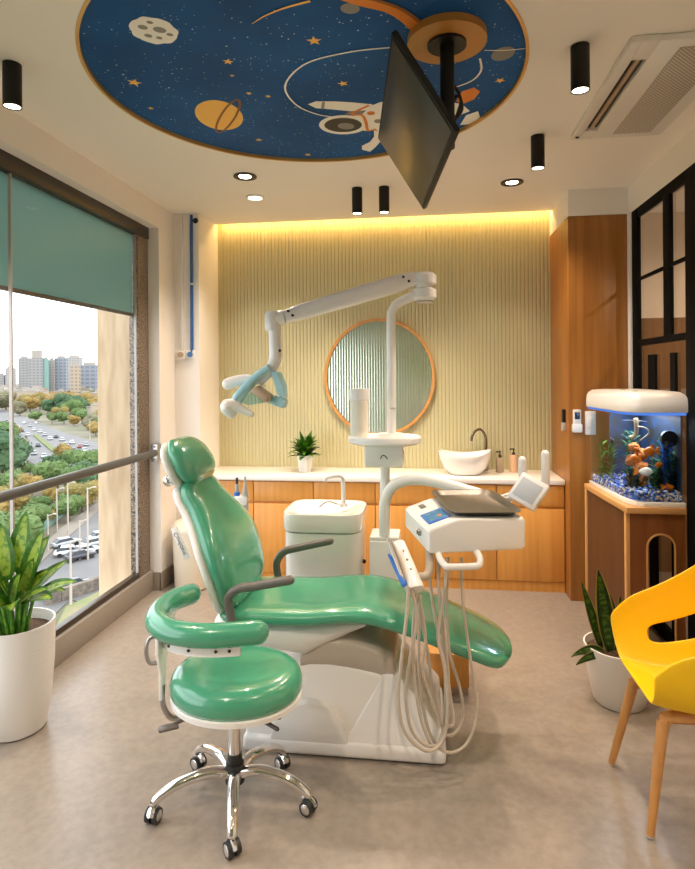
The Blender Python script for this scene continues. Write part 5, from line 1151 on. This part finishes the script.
for base, ang, k in [((-42.805, 67.466, -24.4), 0.95, 2), ((-43.311, 65.425, -24.4), 0.95, 3), ((-49.461, 81.007, -24.4), 0.98, 0), ((-50.399, 84.987, -24.4), 0.98, 1), ((-48.97, 78.69, -24.4), 0.98, 2), ((-51.436, 88.774, -24.4), 0.98, 0), ((-51.539, 80.307, -24.4), 0.5, 0), ((-54.897, 84.527, -24.4), 0.98, 1), ((-212.084, 285.553, -24.4), 2.2, 0), ((-227.105, 310.827, -24.4), 2.2, 0), ((-209.661, 291.713, -24.4), 2.2, 1), ((-191.625, 269.582, -24.4), 2.2, 0), ((-194.171, 264.261, -24.4), 2.2, 2), ((-181.612, 259.838, -24.4), 2.2, 0), ((-169.807, 246.422, -24.4), 2.2, 1), ((-177.825, 246.006, -24.4), 2.2, 0), ((-156.606, 230.55, -24.4), 2.2, 0), ((-159.13, 238.427, -24.4), 2.2, 2), ((-148.948, 227.169, -24.4), 2.2, 0), ((-136.386, 210.503, -24.4), 2.2, 1), ((-138.076, 217.053, -24.4), 2.2, 0), ((-131.039, 198.624, -24.4), 2.2, 1), ((-122.011, 188.281, -24.4), 2.2, 0), ((-122.775, 193.558, -24.4), 2.2, 2), ((-114.763, 183.732, -24.4), 2.2, 0), ((-118.796, 193.829, -24.4), 2.2, 0), ((-108.56, 179.374, -24.4), 2.2, 1), ((-127.111, 204.818, -24.4), 2.2, 4), ((-101.815, 170.946, -24.4), 2.2, 0), ((-108.266, 184.195, -24.4), 2.2, 2), ((-97.001, 161.271, -24.4), 2.2, 1), ((-100.518, 162.917, -24.4), 2.2, 0), ((-91.539, 156.195, -24.4), 2.2, 0), ((-145.367, 206.743, -24.4), 2.2, 2), ((-131.601, 185.04, -24.4), 2.2, 1), ((-144.304, 200.682, -24.4), 2.2, 2), ((-123.281, 178.304, -24.4), 2.2, 0), ((-234.397, 310.588, -24.4), 2.2, 1), ((-209.176, 274.212, -24.4), 2.2, 0), ((-107.521, 170.517, -24.4), 2.2, 0), ((-219.842, 311.065, -24.4), 2.2, 0), ((-128.482, 211.001, -24.4), 2.2, 1)]:
    o = cps[k] if k not in used else copy_tree(cps[k])
    used.add(k); o.location = (base[0], base[1], GZ+.12); o.rotation_euler = (0, 0, ang)

# buildings: towers on the skyline and low roofs before them
def facade(name, c1, c2, sx_, sz_):
    m = bpy.data.materials.new(name); m.use_nodes = True; nt = m.node_tree; p = nt.nodes['Principled BSDF']; p.inputs['Roughness'].default_value = .7
    tc = nt.nodes.new('ShaderNodeTexCoord'); sp_ = nt.nodes.new('ShaderNodeSeparateXYZ'); ad = nt.nodes.new('ShaderNodeMath'); ad.operation = 'ADD'; cb = nt.nodes.new('ShaderNodeCombineXYZ')
    br_ = nt.nodes.new('ShaderNodeTexBrick'); br_.offset = 0; br_.inputs['Scale'].default_value = 1; br_.inputs['Brick Width'].default_value = sx_; br_.inputs['Row Height'].default_value = sz_; br_.inputs['Mortar Size'].default_value = min(sx_, sz_)*.22; br_.inputs['Mortar Smooth'].default_value = 0
    br_.inputs[1].default_value = c2; br_.inputs[2].default_value = c2; br_.inputs[3].default_value = c1
    nt.links.new(tc.outputs['Object'], sp_.inputs[0]); nt.links.new(sp_.outputs[0], ad.inputs[0]); nt.links.new(sp_.outputs[1], ad.inputs[1]); nt.links.new(ad.outputs[0], cb.inputs[0]); nt.links.new(sp_.outputs[2], cb.inputs[1])
    nt.links.new(cb.outputs[0], br_.inputs['Vector']); nt.links.new(br_.outputs[0], p.inputs['Base Color']); return m
F1 = facade('facade_grey', (.30, .275, .26, 1), (.19, .20, .215, 1), 6, 4); F2 = facade('facade_haze_pale', (.38, .34, .31, 1), (.25, .25, .26, 1), 5, 3.6); F3 = facade('facade_tan', (.40, .31, .22, 1), (.24, .20, .18, 1), 5, 4); F4 = mat('facade_green', (.19, .32, .28, 1), .5)  # pale facade colours carry the distance haze in their base colour
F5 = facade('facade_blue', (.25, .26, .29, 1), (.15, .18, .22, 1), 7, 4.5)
roofm = mat('roof_concrete', (.34, .30, .26, 1), .9)
dv2 = (-math.sin(R(34)), math.cos(R(34)))
for x0, x1, y, d, m, lab in (
    (18, 28, 358, 900, F1, 'grey tower at the left end of the skyline'), (28, 43, 358, 820, F1, 'grey glazed tower with a raised roof block in the middle of the skyline'), (43, 48, 359, 822, F4, 'narrow pale green tower between two grey towers'),
    (48, 54, 360, 835, F2, 'narrow white tower face beside the green tower'), (54, 66, 358, 840, F5, 'blue grey glazed tower right of the green tower'), (66, 80, 357, 1000, F2, 'pale flat topped tower behind the others'),
    (70, 79, 366, 650, F3, 'tan apartment block before the pale tower'), (79, 97, 365, 670, F5, 'grey apartment block with dark windows at the right end of the skyline'), (5, 14, 368, 950, F2, 'small hazy pale tower beside the window joint'), (-10, 4, 375, 950, F1, 'low hazy block at the left edge of the view'), (97, 116, 362, 700, F2, 'pale tower half hidden by the stone fin')):
    pass
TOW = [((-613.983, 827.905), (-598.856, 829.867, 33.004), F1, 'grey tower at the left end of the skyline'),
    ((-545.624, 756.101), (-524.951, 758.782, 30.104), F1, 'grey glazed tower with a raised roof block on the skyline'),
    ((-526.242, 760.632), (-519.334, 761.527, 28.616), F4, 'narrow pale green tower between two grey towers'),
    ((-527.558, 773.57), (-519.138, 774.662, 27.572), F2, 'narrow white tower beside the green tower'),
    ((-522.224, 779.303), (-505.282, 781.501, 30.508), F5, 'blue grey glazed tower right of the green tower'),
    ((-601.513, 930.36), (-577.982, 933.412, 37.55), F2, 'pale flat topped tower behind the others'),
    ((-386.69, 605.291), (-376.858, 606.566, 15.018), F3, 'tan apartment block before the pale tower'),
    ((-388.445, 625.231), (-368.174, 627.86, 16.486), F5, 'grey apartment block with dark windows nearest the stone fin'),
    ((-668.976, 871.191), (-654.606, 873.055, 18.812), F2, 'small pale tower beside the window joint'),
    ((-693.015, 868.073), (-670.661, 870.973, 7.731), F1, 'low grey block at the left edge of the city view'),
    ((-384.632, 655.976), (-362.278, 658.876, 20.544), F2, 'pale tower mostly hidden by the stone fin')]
LOW = [(-344.584, 482.563, 23.6, 12.1, 14.5, 0), (-379.463, 584.864, 14.5, 13.8, 6.8, 2), (-583.932, 951.4, 16.1, 15.6, 8.8, 2), (-447.286, 613.395, 15.3, 12.1, 13.2, 0), (-419.185, 536.89, 15.9, 14.3, 10.2, 1), (-404.483, 616.203, 14.6, 13.5, 11.3, 2), (-698.754, 908.773, 15.2, 16.1, 11.5, 0), (-394.849, 541.878, 17.0, 10.7, 14.7, 1), (-559.698, 711.454, 25.5, 16.2, 9.7, 2), (-333.933, 516.026, 20.6, 17.2, 8.6, 1), (-693.952, 963.888, 12.6, 11.4, 13.1, 1), (-210.488, 361.673, 9.1, 5.8, 8.5, 0), (-465.701, 595.611, 15.5, 18.0, 7.1, 2), (-591.974, 768.131, 24.2, 17.2, 14.3, 1), (-383.791, 624.347, 23.2, 11.3, 13.9, 0), (-378.491, 479.283, 21.1, 11.0, 7.0, 2), (-405.89, 675.66, 17.2, 11.4, 13.9, 2), (-434.611, 657.898, 25.3, 15.0, 7.4, 0), (-648.935, 836.535, 12.7, 13.2, 11.2, 2), (-658.368, 869.886, 12.4, 12.5, 7.1, 0), (-484.761, 800.519, 17.8, 11.7, 8.7, 2), (-384.066, 646.565, 23.9, 16.7, 11.3, 0), (-534.503, 912.062, 16.5, 13.8, 14.6, 0), (-698.26, 927.734, 19.3, 16.6, 12.4, 0), (-324.642, 531.894, 17.6, 11.4, 10.4, 0), (-721.501, 958.009, 24.4, 17.5, 8.5, 1), (-636.924, 933.705, 15.7, 12.3, 14.2, 0), (-717.007, 919.349, 14.2, 17.5, 14.4, 2), (-304.127, 506.045, 21.4, 16.7, 6.9, 0), (-406.354, 573.091, 13.6, 11.8, 15.0, 0), (-270.098, 461.67, 12.4, 11.5, 13.4, 2), (-582.703, 909.204, 23.7, 11.2, 7.6, 2), (-422.05, 704.64, 23.8, 17.6, 13.4, 0), (-220.382, 373.266, 9.7, 5.3, 6.4, 1), (-483.77, 622.755, 13.9, 10.8, 12.9, 1), (-736.143, 932.506, 15.8, 15.2, 13.0, 2), (-577.967, 750.846, 24.6, 15.1, 7.7, 1), (-766.222, 978.014, 24.1, 10.0, 11.9, 2), (-661.848, 922.637, 14.6, 13.3, 9.5, 0), (-348.123, 498.182, 17.5, 10.7, 9.5, 0), (-449.804, 638.842, 16.3, 16.3, 14.1, 2), (-258.394, 439.866, 11.2, 6.4, 6.3, 0), (-599.784, 887.303, 16.3, 10.6, 10.1, 0), (-561.84, 733.848, 17.6, 14.2, 8.4, 0), (-551.222, 923.981, 13.9, 13.3, 13.2, 1), (-288.669, 478.445, 22.5, 17.1, 8.3, 0), (-442.897, 744.215, 25.9, 13.5, 11.7, 0), (-518.896, 674.667, 26.0, 11.4, 6.9, 1), (-507.507, 862.239, 17.5, 13.6, 8.6, 1), (-519.239, 892.707, 20.8, 13.7, 13.0, 2), (-672.337, 852.869, 13.3, 16.3, 6.7, 2), (-581.442, 857.262, 13.8, 15.3, 12.1, 1), (-601.891, 789.799, 13.3, 11.8, 12.8, 1), (-443.236, 580.736, 24.0, 12.4, 8.6, 0), (-267.91, 447.843, 9.9, 5.9, 3.8, 0), (-456.13, 770.356, 13.8, 16.9, 14.3, 1), (-564.396, 858.287, 13.9, 16.5, 12.9, 2), (-653.728, 892.0, 12.9, 10.0, 9.1, 2)]
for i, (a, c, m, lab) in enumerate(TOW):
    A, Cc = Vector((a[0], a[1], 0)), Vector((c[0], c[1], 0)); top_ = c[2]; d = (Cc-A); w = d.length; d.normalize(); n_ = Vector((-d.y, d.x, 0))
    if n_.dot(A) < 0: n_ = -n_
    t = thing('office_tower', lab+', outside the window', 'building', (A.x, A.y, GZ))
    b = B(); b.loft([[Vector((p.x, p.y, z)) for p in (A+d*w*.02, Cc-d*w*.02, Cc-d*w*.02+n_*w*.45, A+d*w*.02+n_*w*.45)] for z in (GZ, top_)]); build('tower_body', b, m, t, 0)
    b = B(); b.loft([[Vector((p.x, p.y, z)) for p in (A+d*w*.2+n_*2, A+d*w*.75+n_*2, A+d*w*.75+n_*w*.4, A+d*w*.2+n_*w*.4)] for z in (top_+.001, top_+(11 if i == 1 else 3))]); build('roof_block', b, roofm, t, 0)
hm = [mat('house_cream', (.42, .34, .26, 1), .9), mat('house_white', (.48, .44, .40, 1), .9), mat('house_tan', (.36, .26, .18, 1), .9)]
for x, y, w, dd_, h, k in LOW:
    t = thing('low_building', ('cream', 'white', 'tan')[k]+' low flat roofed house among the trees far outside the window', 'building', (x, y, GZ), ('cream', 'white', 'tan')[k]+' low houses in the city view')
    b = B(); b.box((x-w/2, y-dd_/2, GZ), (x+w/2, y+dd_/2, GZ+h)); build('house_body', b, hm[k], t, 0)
    b = B(); b.box((x-w/2-.3, y-dd_/2-.3, GZ+h), (x+w/2+.3, y+dd_/2+.3, GZ+h+.5)); b.box((x-w*.2, y, GZ+h+.5), (x+w*.15, y+dd_*.3, GZ+h+2.8)); build('roof_slab', b, roofm, t, 0)

# ================================================================== DAYLIGHT, CAMERA
w = bpy.data.worlds.new('world'); bpy.context.scene.world = w; w.use_nodes = True
bg = w.node_tree.nodes['Background']; bg.inputs[0].default_value = (.90, .955, 1.0, 1); bg.inputs[1].default_value = 3.3
l = bpy.data.lights.new('portal', 'AREA'); l.shape = 'RECTANGLE'; l.size = 3.8; l.size_y = 1.85; l.cycles.is_portal = True
o = bpy.data.objects.new('window_portal', l); C.objects.link(o); o.location = (-2.112, 2.15, 1.11); o.rotation_euler = (0, R(-90), 0)
cam = bpy.data.cameras.new('camera'); co = bpy.data.objects.new('camera', cam); C.objects.link(co)
cam.sensor_fit = 'HORIZONTAL'; cam.sensor_width = 36; cam.lens = 36*590/695; cam.shift_y = (376-434.5)/695; cam.clip_start = .05; cam.clip_end = 3000
yaw, roll = R(7.39), R(.45)
fwd = Vector((-math.sin(yaw), math.cos(yaw), 0)); rt = Vector((math.cos(yaw), math.sin(yaw), 0)); up = Vector((0, 0, 1))
r2 = rt*math.cos(roll)-up*math.sin(roll); u2 = rt*math.sin(roll)+up*math.cos(roll)
co.matrix_world = Matrix(((r2.x, u2.x, -fwd.x, 0), (r2.y, u2.y, -fwd.y, 0), (r2.z, u2.z, -fwd.z, 1.6), (0, 0, 0, 1)))
sc = bpy.context.scene; sc.camera = co
vs = sc.view_settings; vs.view_transform = 'Standard'; vs.look = 'None'; vs.exposure = .08; vs.gamma = 1; vs.use_curve_mapping = False
cy = sc.cycles; cy.use_denoising = True; cy.max_bounces = 10; cy.diffuse_bounces = 5; cy.glossy_bounces = 5; cy.transparent_max_bounces = 16; cy.sample_clamp_indirect = 6; cy.caustics_reflective = False; cy.caustics_refractive = False
